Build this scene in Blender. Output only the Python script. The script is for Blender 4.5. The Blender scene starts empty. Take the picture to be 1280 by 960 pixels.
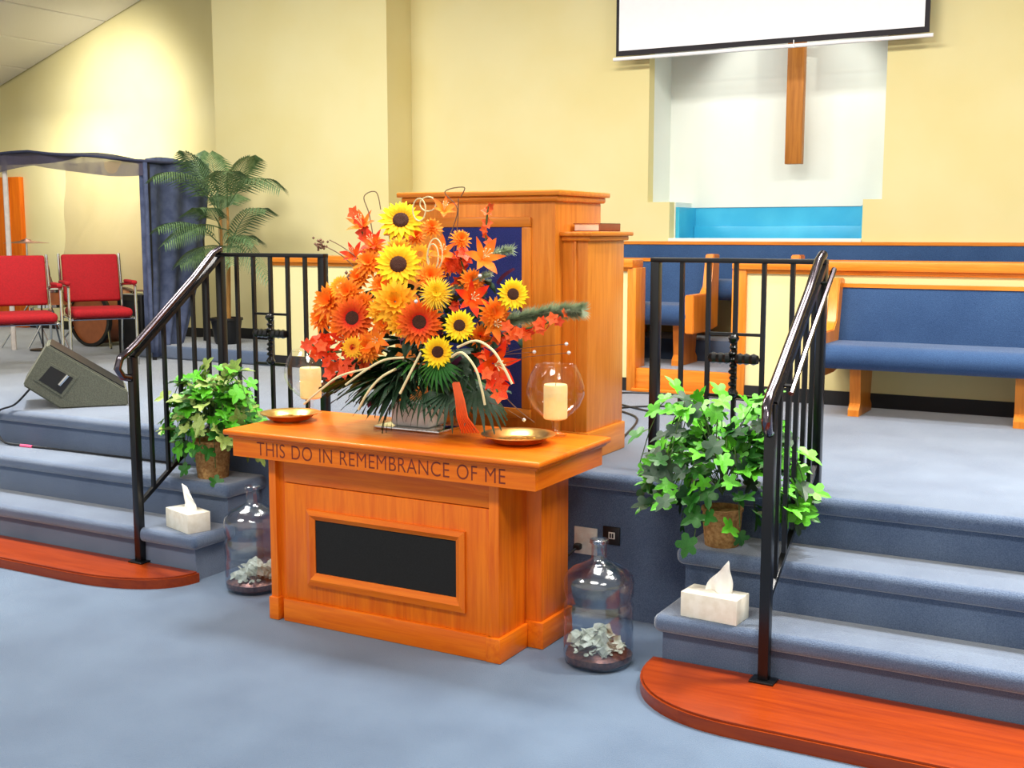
import bpy, bmesh, math, random
from mathutils import Vector, Matrix, Euler
random.seed(7)
SC = bpy.context.scene
COL = SC.collection
PI = math.pi
def R(d): return math.radians(d)
def lin(c):
    c = c / 255.0
    return c / 12.92 if c <= 0.04045 else ((c + 0.055) / 1.055) ** 2.4
def rgb(r, g, b): return (lin(r), lin(g), lin(b), 1.0)

# ------------------------------------------------------------------ camera
FOC, YAW, PITCH, CAMH = 1475.0, R(29.1), R(7.3), 1.65
cd = bpy.data.cameras.new('camera'); cam = bpy.data.objects.new('camera', cd); COL.objects.link(cam)
cam.location = (0, 0, CAMH); cam.rotation_euler = (PI / 2 - PITCH, 0, YAW)
cd.sensor_width = 36.0; cd.lens = 36.0 * FOC / 1280.0; cd.clip_start = 0.05; cd.clip_end = 100
SC.camera = cam
_f = Vector((-math.sin(YAW) * math.cos(PITCH), math.cos(YAW) * math.cos(PITCH), -math.sin(PITCH)))
_r = Vector((math.cos(YAW), math.sin(YAW), 0)); _u = _r.cross(_f)
def at(px, py, Y):                       # survey point: sight line meets the upright plane at depth Y
    d = _f + _r * ((px - 640) / FOC) - _u * ((py - 480) / FOC)
    return Vector((0, 0, CAMH)) + d * (Y / d.y)

# ------------------------------------------------------------------ world, lights, exposure
w = bpy.data.worlds.new('world'); SC.world = w; w.use_nodes = True
w.node_tree.nodes['Background'].inputs[0].default_value = (1.0, 0.97, 0.93, 1)
w.node_tree.nodes['Background'].inputs[1].default_value = .9
SC.view_settings.view_transform = 'Standard'; SC.view_settings.look = 'None'
SC.view_settings.exposure = 0.0; SC.view_settings.gamma = 1.0; SC.view_settings.use_curve_mapping = False
def area(name, loc, sx, sy, power, color=(1, .96, .9), rot=(0, 0, 0), spread=180):
    l = bpy.data.lights.new(name, 'AREA'); l.shape = 'RECTANGLE'; l.size = sx; l.size_y = sy; l.energy = power; l.color = color; l.spread = R(spread)
    o = bpy.data.objects.new(name, l); COL.objects.link(o); o.location = loc; o.rotation_euler = rot; return o
def spot(name, loc, target, power, ang, blend=.6, rad=.05, color=(1, .95, .85)):
    l = bpy.data.lights.new(name, 'SPOT'); l.energy = power; l.spot_size = R(ang); l.spot_blend = blend; l.shadow_soft_size = rad; l.color = color
    o = bpy.data.objects.new(name, l); COL.objects.link(o); o.location = loc
    o.rotation_euler = (Vector(target) - Vector(loc)).to_track_quat('-Z', 'Y').to_euler(); return o
for x in (-6.0, -2.7, 0.6):
    area('ceiling_light_stage', (x, 4.75, 4.3), 1.6, .8, 165, spread=175)
for x in (-5.4, -1.6, 1.5):
    area('ceiling_light_nave', (x, .7, 4.5), 1.6, .8, 125)
spot('stair_fill_spot', (-.2, 4.6, 4.7), (-.2, 4.4, .4), 1200, 58, blend=1, rad=.15)  # added pair of unseen spots, brightens the stair treads on both sides
spot('stair_fill_spot', (-5.6, 4.6, 4.4), (-5.6, 4.4, .4), 950, 58, blend=1, rad=.15)
for x in (-3.4, -1.0, .8):
    spot('stage_fill_spot', (x, 6.0, 4.5), (x, 5.8, .6), 420, 75, blend=1, rad=.15)  # added unseen fill aimed straight down, lifts the stage carpet but not the walls
spot('alcove_spot', (-2.88, 8.07, 3.0), (-2.46, 8.5, 2.4), 8, 150, rad=.02, color=(1, .98, .92))
spot('alcove_spot', (-2.00, 8.07, 3.0), (-2.46, 8.5, 2.4), 8, 150, rad=.02, color=(1, .98, .92))
spot('wall_wash_spot', (-8.9, 7.0, 3.3), (-9.2, 8.6, 2.75), 230, 85, blend=1, rad=.2, color=(1, .98, .95))
area('drum_fill_light', (-9.6, 7.7, 2.9), .6, .6, 30)  # added fill with no visible fixture, brightens the enclosure and the wall behind it

# ------------------------------------------------------------------ materials
def nt(name):
    m = bpy.data.materials.new(name); m.use_nodes = True
    t = m.node_tree; b = t.nodes['Principled BSDF']; return m, t, b
def N(t, typ, **kw):
    n = t.nodes.new(typ)
    for k, v in kw.items():
        if k in n.inputs: n.inputs[k].default_value = v
        else: setattr(n, k, v)
    return n
def ramp(t, fac, c1, c2, p1=.35, p2=.65):
    r = t.nodes.new('ShaderNodeValToRGB'); r.color_ramp.elements[0].position = p1; r.color_ramp.elements[1].position = p2
    r.color_ramp.elements[0].color = c1; r.color_ramp.elements[1].color = c2
    t.links.new(fac, r.inputs[0]); return r
def bump(t, b, h, s, d=.01):
    n = N(t, 'ShaderNodeBump'); n.inputs['Strength'].default_value = s; n.inputs['Distance'].default_value = d
    t.links.new(h, n.inputs['Height']); t.links.new(n.outputs[0], b.inputs['Normal'])
def coords(t, scale=(1, 1, 1)):
    tc = t.nodes.new('ShaderNodeTexCoord'); mp = t.nodes.new('ShaderNodeMapping'); mp.inputs['Scale'].default_value = scale
    t.links.new(tc.outputs['Object'], mp.inputs[0]); return mp.outputs[0]
def plain(name, c, rough=.5, metal=0, c2=None, scale=20, bs=0, spec=.5, **kw):
    m, t, b = nt(name); b.inputs['Base Color'].default_value = c; b.inputs['Roughness'].default_value = rough
    b.inputs['Metallic'].default_value = metal; b.inputs['Specular IOR Level'].default_value = spec
    for k, v in kw.items(): b.inputs[k.replace('_', ' ')].default_value = v
    no = N(t, 'ShaderNodeTexNoise'); no.inputs['Scale'].default_value = scale; no.inputs['Detail'].default_value = 4
    t.links.new(coords(t), no.inputs['Vector'])
    c2 = c2 or tuple(min(1, x * .86) for x in c[:3]) + (1,)
    t.links.new(ramp(t, no.outputs[0], c2, c).outputs[0], b.inputs['Base Color'])
    if bs: bump(t, b, no.outputs[0], bs)
    return m
def wood(name, c1, c2, axis, rough=.32, k=1.0):
    m, t, b = nt(name); s = [16 * k, 16 * k, 16 * k]; s[axis] = 1.1 * k
    v = coords(t, s)
    n1 = N(t, 'ShaderNodeTexNoise'); n1.inputs['Scale'].default_value = 2.2; n1.inputs['Detail'].default_value = 7; n1.inputs['Roughness'].default_value = .62; n1.inputs['Distortion'].default_value = .7
    t.links.new(v, n1.inputs['Vector'])
    r = ramp(t, n1.outputs[0], c2, c1, .3, .66); t.links.new(r.outputs[0], b.inputs['Base Color'])
    b.inputs['Roughness'].default_value = rough; b.inputs['Coat Weight'].default_value = .1; b.inputs['Coat Roughness'].default_value = .2; b.inputs['Specular IOR Level'].default_value = .3
    bump(t, b, n1.outputs[0], .08, .003); return m
def carpet(name, c1, c2, sheen=.5):
    m, t, b = nt(name); v = coords(t)
    n1 = N(t, 'ShaderNodeTexNoise'); n1.inputs['Scale'].default_value = 260; n1.inputs['Detail'].default_value = 3
    n2 = N(t, 'ShaderNodeTexNoise'); n2.inputs['Scale'].default_value = 3.2; n2.inputs['Detail'].default_value = 5
    t.links.new(v, n1.inputs['Vector']); t.links.new(v, n2.inputs['Vector'])
    mx = N(t, 'ShaderNodeMix'); mx.data_type = 'FLOAT'; mx.inputs[0].default_value = .35
    t.links.new(n1.outputs[0], mx.inputs[2]); t.links.new(n2.outputs[0], mx.inputs[3])
    r = ramp(t, mx.outputs[0], c2, c1, .35, .65); t.links.new(r.outputs[0], b.inputs['Base Color'])
    b.inputs['Roughness'].default_value = .95; b.inputs['Specular IOR Level'].default_value = .1
    b.inputs['Sheen Weight'].default_value = sheen; b.inputs['Sheen Roughness'].default_value = .45; b.inputs['Sheen Tint'].default_value = (.95, .97, .96, 1)
    bump(t, b, n1.outputs[0], .5, .006); return m
def thin_glass(name, tint, gl=.05, fac=1.0):
    m = bpy.data.materials.new(name); m.use_nodes = True; t = m.node_tree; t.nodes.clear()
    o = N(t, 'ShaderNodeOutputMaterial'); tr = N(t, 'ShaderNodeBsdfTransparent'); tr.inputs[0].default_value = tint
    g = N(t, 'ShaderNodeBsdfGlossy'); g.inputs['Roughness'].default_value = gl; g.inputs[0].default_value = (1, 1, 1, 1)
    lw = N(t, 'ShaderNodeLayerWeight'); lw.inputs[0].default_value = .5; pw = N(t, 'ShaderNodeMath', operation='POWER'); pw.inputs[1].default_value = 4.0; t.links.new(lw.outputs['Facing'], pw.inputs[0]); f = N(t, 'ShaderNodeMath', operation='MULTIPLY_ADD'); f.inputs[1].default_value = .55; f.inputs[2].default_value = .06 * fac; t.links.new(pw.outputs[0], f.inputs[0])
    nz = N(t, 'ShaderNodeTexNoise'); nz.inputs['Scale'].default_value = 14; bp = N(t, 'ShaderNodeBump'); bp.inputs['Strength'].default_value = .1; bp.inputs['Distance'].default_value = .01
    t.links.new(nz.outputs[0], bp.inputs['Height']); t.links.new(bp.outputs[0], g.inputs['Normal'])
    mx = N(t, 'ShaderNodeMixShader'); t.links.new(f.outputs[0], mx.inputs[0]); t.links.new(tr.outputs[0], mx.inputs[1]); t.links.new(g.outputs[0], mx.inputs[2])
    t.links.new(mx.outputs[0], o.inputs[0]); return m
def sheer(name, c, dens, rough=.3):
    m = bpy.data.materials.new(name); m.use_nodes = True; t = m.node_tree; t.nodes.clear()
    o = N(t, 'ShaderNodeOutputMaterial'); tr = N(t, 'ShaderNodeBsdfTransparent'); tr.inputs[0].default_value = (.97, .95, .93, 1)
    p = N(t, 'ShaderNodeBsdfPrincipled'); p.inputs['Base Color'].default_value = c; p.inputs['Roughness'].default_value = rough
    nz = N(t, 'ShaderNodeTexNoise'); nz.inputs['Scale'].default_value = 2.5; nz.inputs['Detail'].default_value = 3
    mr = N(t, 'ShaderNodeMapRange'); mr.inputs['To Min'].default_value = dens * .75; mr.inputs['To Max'].default_value = min(1, dens * 1.25)
    t.links.new(nz.outputs[0], mr.inputs[0])
    mx = N(t, 'ShaderNodeMixShader'); t.links.new(mr.outputs[0], mx.inputs[0]); t.links.new(tr.outputs[0], mx.inputs[1]); t.links.new(p.outputs[0], mx.inputs[2])
    t.links.new(mx.outputs[0], o.inputs[0]); return m
def radial(name, cin, cout, p1=.3, p2=.8, rough=.6):      # petal pigment runs from the heart to the tip
    m, t, b = nt(name); tc = t.nodes.new('ShaderNodeTexCoord'); ln = N(t, 'ShaderNodeVectorMath', operation='LENGTH')
    t.links.new(tc.outputs['Object'], ln.inputs[0]); r = ramp(t, ln.outputs['Value'], cin, cout, p1, p2)
    t.links.new(r.outputs[0], b.inputs['Base Color']); b.inputs['Roughness'].default_value = rough
    b.inputs['Specular IOR Level'].default_value = .2; return m
OAK1, OAK2 = rgb(238, 124, 20), rgb(214, 92, 8)
GO1, GO2 = rgb(230, 142, 48), rgb(206, 112, 26)
M = dict(
    goldx=wood('golden_oak_x', GO1, GO2, 0), goldy=wood('golden_oak_y', GO1, GO2, 1), goldz=wood('golden_oak_z', GO1, GO2, 2),
    oakx=wood('oak_x', OAK1, OAK2, 0), oaky=wood('oak_y', OAK1, OAK2, 1), oakz=wood('oak_z', OAK1, OAK2, 2),
    redwood=wood('stained_step_wood', rgb(146, 56, 10), rgb(122, 40, 6), 0, .3), crosswood=wood('cross_wood', rgb(188, 122, 48), rgb(150, 88, 28), 2, .5),
    carving=plain('carved_letter', rgb(122, 38, 8), .6), carpet=carpet('blue_carpet', rgb(102, 118, 142), rgb(60, 77, 106), .9),
    carpet_floor=carpet('blue_floor_carpet', rgb(98, 120, 146), rgb(64, 86, 114), .6),
    wall=plain('cream_wall_paint', rgb(230, 219, 164), .85, c2=rgb(226, 213, 152), scale=1.4, spec=.2), white=plain('white_paint', rgb(232, 237, 228), .7, c2=rgb(226, 232, 222), scale=2),
    tile=plain('ceiling_tile_white', rgb(238, 234, 226), .9, c2=rgb(226, 221, 212), scale=160, bs=.3), grid=plain('ceiling_grid_metal', rgb(225, 222, 214), .5),
    black=plain('black_metal', rgb(16, 16, 18), .28, .2, spec=.6), chromeblack=plain('polished_dark_pipe', rgb(112, 104, 112), .16, 1), blackbase=plain('black_rubber_base', rgb(22, 21, 22), .6),
    blackcloth=plain('black_speaker_cloth', rgb(14, 14, 14), .95, c2=rgb(24, 24, 24), scale=220), pewblue=carpet('blue_pew_fabric', rgb(64, 92, 132), rgb(42, 66, 104), .3),
    pulpitblue=carpet('navy_panel_fabric', rgb(58, 66, 136), rgb(38, 46, 104), .1), pool=plain('pool_blue_paint', rgb(70, 190, 226), .35, c2=rgb(48, 172, 214), scale=3),
    screen=plain('screen_white', rgb(250, 252, 252), .8, c2=rgb(247, 249, 250)), screenblack=plain('screen_border', rgb(26, 20, 28), .7),
    chrome=plain('chrome', rgb(205, 205, 200), .18, 1), redfab=plain('red_fabric', rgb(170, 0, 16), .85, c2=rgb(150, 0, 12), scale=90), 
    spk=plain('grey_speaker_carpet', rgb(96, 98, 84), .9, c2=rgb(78, 80, 68), scale=150, bs=.2), dark=plain('dark_plastic', rgb(20, 20, 20), .45),
    drape=plain('blue_grey_drape', rgb(84, 94, 122), .9, c2=rgb(60, 70, 98), scale=12), darkdrape=plain('dark_canopy', rgb(54, 58, 82), .85), 
    plastic=sheer('smoky_plastic_sheet', rgb(176, 138, 104), .34), valance=sheer('dark_mesh_valance', rgb(84, 80, 100), .8), polewhite=plain('pale_pole', rgb(226, 216, 206), .4),
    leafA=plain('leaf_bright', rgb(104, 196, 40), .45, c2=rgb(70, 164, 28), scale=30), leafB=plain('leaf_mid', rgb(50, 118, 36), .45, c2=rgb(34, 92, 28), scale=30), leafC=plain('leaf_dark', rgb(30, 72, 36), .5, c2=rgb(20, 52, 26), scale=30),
    leafD=plain('leaf_variegated', rgb(176, 190, 100), .5, c2=rgb(90, 130, 50), scale=40), palm=plain('palm_green', rgb(112, 140, 94), .5, c2=rgb(74, 106, 62), scale=30), palmstem=plain('palm_stem', rgb(176, 128, 64), .7),
    fern=plain('dark_fern', rgb(40, 74, 44), .55, c2=rgb(24, 50, 30), scale=30), wicker=plain('wicker', rgb(196, 152, 92), .8, c2=rgb(150, 104, 54), scale=70, bs=.5), stem=plain('green_stem', rgb(66, 96, 36), .6),
    pot=plain('black_pot', rgb(24, 24, 24), .45), soil=plain('soil', rgb(150, 112, 78), .95), yellow=radial('sunflower_petal', rgb(250, 170, 6), rgb(255, 226, 30), .35, .75),
    yellow2=plain('yellow_mum_petal', rgb(255, 214, 40), .6, c2=rgb(250, 196, 20)), orange=radial('orange_red_petal', rgb(206, 24, 6), rgb(255, 124, 16), .3, 1.0), orange2=radial('orange_petal', rgb(250, 96, 6), rgb(255, 160, 40), .2, 1.0),
    lily=radial('lily_petal', rgb(255, 176, 50), rgb(252, 112, 34), .1, .7), lilyred=radial('red_lily_petal', rgb(255, 140, 20), rgb(240, 52, 14), .1, .6), red=plain('red_floret', rgb(232, 44, 18), .6, c2=rgb(246, 96, 30), scale=14),
    coral=plain('coral_floret', rgb(250, 120, 40), .6, c2=rgb(246, 70, 20), scale=14), gold=radial('gold_petal', rgb(240, 130, 10), rgb(255, 196, 40), .1, .9), disc=plain('flower_disc', rgb(50, 20, 12), .9, c2=rgb(84, 40, 16), scale=40, bs=.6),
    plum=plain('plum_leaf', rgb(96, 30, 70), .7), cream=plain('cream_reed', rgb(238, 224, 170), .7), twig=plain('twig', rgb(120, 84, 60), .8), pine=plain('pine_needles', rgb(196, 206, 176), .8, c2=rgb(146, 166, 128)),
    vase=plain('white_ceramic', rgb(240, 240, 236), .3), mirror=plain('mirror_tray', rgb(225, 225, 222), .08, 1, c2=rgb(215, 215, 212)), brass=plain('polished_brass', rgb(244, 206, 128), .3, 1, c2=rgb(230, 180, 96), scale=16),
    glass=thin_glass('clear_glass', (.98, .98, .97, 1)), jug=thin_glass('blue_jug_plastic', (.72, .79, .87, 1), .14, 2.2), wax=plain('cream_wax', rgb(246, 226, 160), .5, c2=rgb(244, 220, 148), Subsurface_Weight=.2),
    paperwhite=plain('tissue_paper', rgb(250, 248, 240), .9, c2=rgb(244, 241, 232)), boxwhite=plain('tissue_carton', rgb(244, 240, 224), .6, c2=rgb(232, 226, 206), scale=30), bill=plain('banknote', rgb(236, 234, 210), .8, c2=rgb(176, 174, 146), scale=40), coin=plain('coins', rgb(150, 96, 74), .35, .6, c2=rgb(98, 60, 56), scale=60),
    ribbon=plain('orange_raffia', rgb(222, 84, 16), .6), plate=plain('white_wall_plate', rgb(240, 234, 220), .5), bookcover=plain('brown_book_cover', rgb(150, 78, 44), .6), page=plain('book_pages', rgb(244, 236, 220), .8),
    bronze=plain('cymbal_bronze', rgb(160, 104, 84), .3, .8), snare=plain('drum_shell', rgb(168, 96, 54), .35), drumhead=plain('drum_head', rgb(226, 222, 214), .6), cord=plain('black_cord', rgb(16, 16, 18), .5), pink=plain('pink_tape', rgb(236, 90, 130), .6))

# ------------------------------------------------------------------ mesh helpers
class MB:
    def __init__(s): s.b = bmesh.new()
    def box(s, x0, x1, y0, y1, z0, z1, bev=0, seg=2):
        t = bmesh.new(); bmesh.ops.create_cube(t, size=1)
        for v in t.verts: v.co = Vector(((x0 + x1) / 2 + v.co.x * (x1 - x0), (y0 + y1) / 2 + v.co.y * (y1 - y0), (z0 + z1) / 2 + v.co.z * (z1 - z0)))
        if bev: bmesh.ops.bevel(t, geom=t.edges[:], offset=bev, segments=seg, affect='EDGES', profile=.5)
        return s.merge(t)
    def merge(s, t, mat=None):
        mp = {}
        for v in t.verts: mp[v] = s.b.verts.new(mat @ v.co if mat else v.co)
        for f in t.faces:
            try: s.b.faces.new([mp[v] for v in f.verts])
            except ValueError: pass
        t.free(); return s
    def pyd(s, vs, fs):
        V = [s.b.verts.new(v) for v in vs]
        for f in fs:
            try: s.b.faces.new([V[i] for i in f])
            except ValueError: pass
        return s
    def prism(s, poly, axis, lo, hi):       # poly in the two other axes, in order (x,y,z) without axis
        n = len(poly)
        def P(p, a):
            q = list(p); q.insert(axis, a); return Vector(q)
        vs = [P(p, lo) for p in poly] + [P(p, hi) for p in poly]
        fs = [list(range(n)), list(range(n, 2 * n))[::-1]] + [[i, (i + 1) % n, n + (i + 1) % n, n + i] for i in range(n)]
        return s.pyd(vs, fs)
    def tube(s, pts, r, seg=8, cap=True):
        pts = [Vector(p) for p in pts]; n = len(pts); rs = r if isinstance(r, (list, tuple)) else [r] * n
        up = None; rings = []
        for i, p in enumerate(pts):
            t = (pts[min(i + 1, n - 1)] - pts[max(i - 1, 0)]).normalized()
            if up is None:
                up = t.orthogonal().normalized() if abs(t.z) > .9 else t.cross(Vector((0, 0, 1))).normalized()
            up = (up - t * up.dot(t)); up = up.normalized() if up.length > 1e-6 else t.orthogonal().normalized()
            v2 = t.cross(up)
            rings.append([p + (up * math.cos(2 * PI * k / seg) + v2 * math.sin(2 * PI * k / seg)) * rs[i] for k in range(seg)])
        vs = [v for ring in rings for v in ring]
        fs = [[i * seg + k, i * seg + (k + 1) % seg, (i + 1) * seg + (k + 1) % seg, (i + 1) * seg + k] for i in range(n - 1) for k in range(seg)]
        if cap: fs += [list(range(seg))[::-1], list(range((n - 1) * seg, n * seg))]
        return s.pyd(vs, fs)
    def bar(s, a, b, wx, wy):                # straight rectangular bar between two points
        a, b = Vector(a), Vector(b); t = (b - a).normalized()
        h = Vector((1, 0, 0)) if abs(t.x) < .8 else Vector((0, 1, 0))
        h = (h - t * h.dot(t)).normalized(); k = t.cross(h); vs = []
        for p in (a, b):
            for i, j in ((-1, -1), (1, -1), (1, 1), (-1, 1)): vs.append(p + h * i * wx / 2 + k * j * wy / 2)
        return s.pyd(vs, [[3, 2, 1, 0], [4, 5, 6, 7], [0, 1, 5, 4], [1, 2, 6, 5], [2, 3, 7, 6], [3, 0, 4, 7]])
    def lathe(s, prof, seg=28, c=(0, 0, 0), f=None):
        vs = []; fs = []; n = len(prof)
        for r, z in prof:
            for k in range(seg):
                a = 2 * PI * k / seg; q = r * (f(a, z) if f else 1); vs.append(Vector((c[0] + q * math.cos(a), c[1] + q * math.sin(a), c[2] + z)))
        for i in range(n - 1):
            for k in range(seg): fs.append([i * seg + k, i * seg + (k + 1) % seg, (i + 1) * seg + (k + 1) % seg, (i + 1) * seg + k])
        if prof[0][0] > 1e-4: fs.append(list(range(seg))[::-1])
        s.pyd(vs, fs); bmesh.ops.remove_doubles(s.b, verts=s.b.verts[:], dist=1e-5); return s
    def grid(s, fn, nu, nv):
        vs = [Vector(fn(i / nu, j / nv)) for j in range(nv + 1) for i in range(nu + 1)]
        return s.pyd(vs, [[j * (nu + 1) + i, j * (nu + 1) + i + 1, (j + 1) * (nu + 1) + i + 1, (j + 1) * (nu + 1) + i] for j in range(nv) for i in range(nu)])
    def xf(s, m): bmesh.ops.transform(s.b, matrix=m, verts=s.b.verts[:]); return s
    def data(s, name, mat, smooth=40, normals=True):
        if normals: bmesh.ops.recalc_face_normals(s.b, faces=s.b.faces[:])
        me = bpy.data.meshes.new(name); s.b.to_mesh(me); s.b.free(); me.materials.append(M[mat])
        if smooth:
            me.polygons.foreach_set('use_smooth', [True] * len(me.polygons)); me.set_sharp_from_angle(angle=R(smooth))
        return me
    def obj(s, name, mat, parent=None, smooth=40, solid=0):
        if parent is not None:
            off = Vector(parent.location); p = parent.parent
            while p is not None: off += Vector(p.location); p = p.parent
            s.xf(Matrix.Translation(-off))
        me = s.data(name, mat, smooth); o = bpy.data.objects.new(name, me); COL.objects.link(o); o.parent = parent
        if solid: md = o.modifiers.new('thickness', 'SOLIDIFY'); md.thickness = solid; md.offset = 0
        return o
def mo(name, me, parent, mw=None):
    o = bpy.data.objects.new(name, me); COL.objects.link(o); o.parent = parent
    if mw is not None: o.matrix_local = mw
    return o
def tag(o, label, cat=None, group=None, kind=None):
    o['label'] = label
    if cat: o['category'] = cat
    if group: o['group'] = group
    if kind: o['kind'] = kind
    return o
def thing(name, label, cat, loc=(0, 0, 0), group=None):
    o = bpy.data.objects.new(name, None); COL.objects.link(o); o.location = loc; o.empty_display_size = .1
    return tag(o, label, cat, group)
def struct(o, label):
    o['kind'] = 'structure'; o['label'] = label; return o
def orient(p, d, s, spin=0.0, root=(0, 0, 0)):
    return Matrix.Translation(Vector(p) - Vector(root)) @ Vector(d).to_track_quat('Z', 'Y').to_matrix().to_4x4() @ Matrix.Rotation(spin, 4, 'Z') @ (Matrix.Diagonal((s, s, s, 1)) if not isinstance(s, tuple) else Matrix.Diagonal(s + (1,)))
def catmull(pts, n=6):
    P_ = [Vector(p) for p in pts]; P_ = [P_[0]] + P_ + [P_[-1]]; out = []
    for i in range(1, len(P_) - 2):
        for k in range(n):
            t_ = k / n; a, b_, c, d = P_[i - 1], P_[i], P_[i + 1], P_[i + 2]
            out.append(.5 * ((2 * b_) + (c - a) * t_ + (2 * a - 5 * b_ + 4 * c - d) * t_ ** 2 + (3 * b_ - a - 3 * c + d) * t_ ** 3))
    return out + [P_[-2]]
def copy_tree(o, parent=None):
    c = o.copy(); COL.objects.link(c)
    if parent is not None: c.parent = parent
    for ch in list(o.children): copy_tree(ch, c)
    return c

# ------------------------------------------------------------------ the setting
ST = .635; LOFT = .785; TIER = .93
struct(MB().box(-13, 6, -3, 9.6, -.1, 0).obj('floor', 'carpet_floor', smooth=0), 'blue carpet floor of the hall')
sg = struct(MB().box(-13, 6, 4.495, 9.6, ST - .075, ST, .03, 4).box(-13, 6, 4.53, 9.6, 0, ST - .07).obj('stage', 'carpet'), 'blue carpeted stage with rounded front edge')
def stairs(name, x0, x1, label):
    root = bpy.data.objects.new(name, None); COL.objects.link(root); root.location = ((x0 + x1) / 2, 4.2, 0); struct(root, label)
    for nose, z, yb in ((4.015, .225, 4.28), (4.245, .43, 4.53)):
        MB().box(x0, x1, nose, yb + .03, z - .07, z, .028, 4).box(x0 + .03, x1 - .03, nose + .035, yb, 0, z - .065).obj('step', 'carpet', root)
stairs('stairs_right', -1.63, 2.2, 'blue carpeted stairs to the right of the oak table')
stairs('stairs_left', -9.5, -3.95, 'blue carpeted stairs to the left of the oak table')
def slab(o_name, mir, xe, xc, yb, yf, xfar, label):
    pts = []
    for i in range(17):
        a = PI / 2 * i / 16; pts.append((xe + (xc - xe) * (1 - math.cos(a) ** .85), yb - (yb - yf) * math.sin(a) ** .9))
    pts += [(xfar, yf), (xfar, yb)]
    b = MB(); b.prism(pts, 2, 0, .052)
    bmesh.ops.recalc_face_normals(b.b, faces=b.b.faces[:])
    ed = [e for e in b.b.edges if all(v.co.z > .05 for v in e.verts)]
    bmesh.ops.bevel(b.b, geom=ed, offset=.008, segments=2, affect='EDGES')
    root = thing(o_name, label, 'step', ((xe + xfar) / 2, yb, 0))
    b.obj('board', 'redwood', root); return root
slab('curved_wooden_step', 1, -1.64, -1.14, 4.045, 3.585, 2.2, 'curved reddish wooden step at the foot of the right stairs')
slab('curved_wooden_step', -1, -3.955, -4.55, 4.045, 3.745, -9.5, 'curved reddish wooden step at the foot of the left stairs')

# walls
Y1, Y2, X1, X0 = 7.76, 8.1, -5.434, -7.225
AL, AR, NL, NR = -3.375, -1.705, -3.205, -1.828
b = MB()
b.box(X1, AL, Y2, Y2 + .1, .5, 6.2); b.box(AR, 6, Y2, Y2 + .1, .5, 6.2); b.box(AL, AR, Y2, Y2 + .1, .5, 1.61); b.box(AL, NL, Y2, Y2 + .1, 1.61, 1.872); b.box(NR, AR, Y2, Y2 + .1, 1.61, 1.872); b.box(AL, AR, Y2, Y2 + .1, 4.0, 6.2)
struct(b.obj('wall_back', 'wall', smooth=0), 'cream wall behind the choir loft with a recessed opening')
struct(MB().box(X0, X1, Y1, Y1 + .12, .5, 6.2).box(X1 - .12, X1, Y1 + .12, Y2 + .05, .5, 6.2).obj('wall_side', 'wall', smooth=0), 'projecting cream wall behind the potted palm')
struct(MB().box(-13, X0 + .02, 8.6, 8.7, .5, 6).box(X0, X0 + .1, Y1 + .12, 8.7, .5, 6).obj('wall_left', 'wall', smooth=0), 'brightly lit cream wall behind the drum enclosure')
struct(MB().box(-13.1, -13, -3, 9.6, 0, 6).obj('wall_far', 'wall', smooth=0), 'cream side wall of the hall')
struct(MB().box(6, 6.1, -3, 9.6, 0, 6).obj('wall_right', 'wall', smooth=0), 'cream right side wall of the hall')
# recessed alcove
b = MB(); YB = 8.53
b.box(AL - .1, AR + .1, YB, YB + .08, 1.838, 4.1); b.box(AL - .1, AL, Y2 + .1, YB, 1.5, 4.1); b.box(AR, AR + .1, Y2 + .1, YB, 1.5, 4.1); b.box(AL, AR, Y2 + .1, YB, 4.0, 4.1); b.box(AL, NL + .01, Y2 + .1, YB, 1.5, 1.872); b.box(NR, AR, Y2 + .1, YB, 1.5, 1.872)
struct(b.obj('wall_alcove', 'white', smooth=0), 'white recess behind the wooden cross')
tk = thing('baptistry_pool', 'bright blue baptismal pool set in the white recess', 'pool', (-2.52, 8.35, 1.4))
MB().box(NL + .012, NL + .04, Y2 + .1, 8.54, 1.45, 1.836).obj('side_panel', 'pool', tk, 0)
MB().box(NR - .03, NR, Y2 + .1, 8.54, 1.45, 1.836).obj('side_panel', 'pool', tk, 0)
MB().box(NL + .04, NR - .03, 8.54, 8.57, 1.45, 1.836).obj('back_panel', 'pool', tk, 0)
MB().box(NL + .04, NR - .03, Y2 + .1, 8.54, 1.45, 1.50).obj('basin_floor', 'pool', tk, 0)
MB().box(NL + .04, NR - .03, 8.50, 8.54, 1.50, 1.70, .008).obj('bench', 'pool', tk)
struct(MB().box(NL, NR, Y2 - .02, Y2 + .1, 1.585, 1.612, .006).obj('trim_1', 'white'), 'white sill below the blue pool')
# ceiling (gable): planes with lay-in tiles where they can be told apart
RX = -2.68; K = .328; CZ0 = 3.891 + .328 * 8.873
def cz(x): return CZ0 + K * x if x < RX else CZ0 + K * (2 * RX - x)
b = MB()
for xa, xb in ((-13.1, RX), (RX, 6.1)):
    b.pyd([(xa, -3, cz(xa) + .03), (xb, -3, cz(xb) + .03), (xb, 9.7, cz(xb) + .03), (xa, 9.7, cz(xa) + .03), (xa, -3, cz(xa) + .12), (xb, -3, cz(xb) + .12), (xb, 9.7, cz(xb) + .12), (xa, 9.7, cz(xa) + .12)],
          [[0, 1, 2, 3], [7, 6, 5, 4], [0, 4, 5, 1], [1, 5, 6, 2], [2, 6, 7, 3], [3, 7, 4, 0]])
ce = struct(b.obj('ceiling', 'grid', smooth=0), 'sloping white tiled ceiling')
tme = MB().box(-.3, .3, -.6, .6, 0, .025, .006, 1).data('ceiling_tile', 'tile', 0)
ang = math.atan(K)
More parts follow.
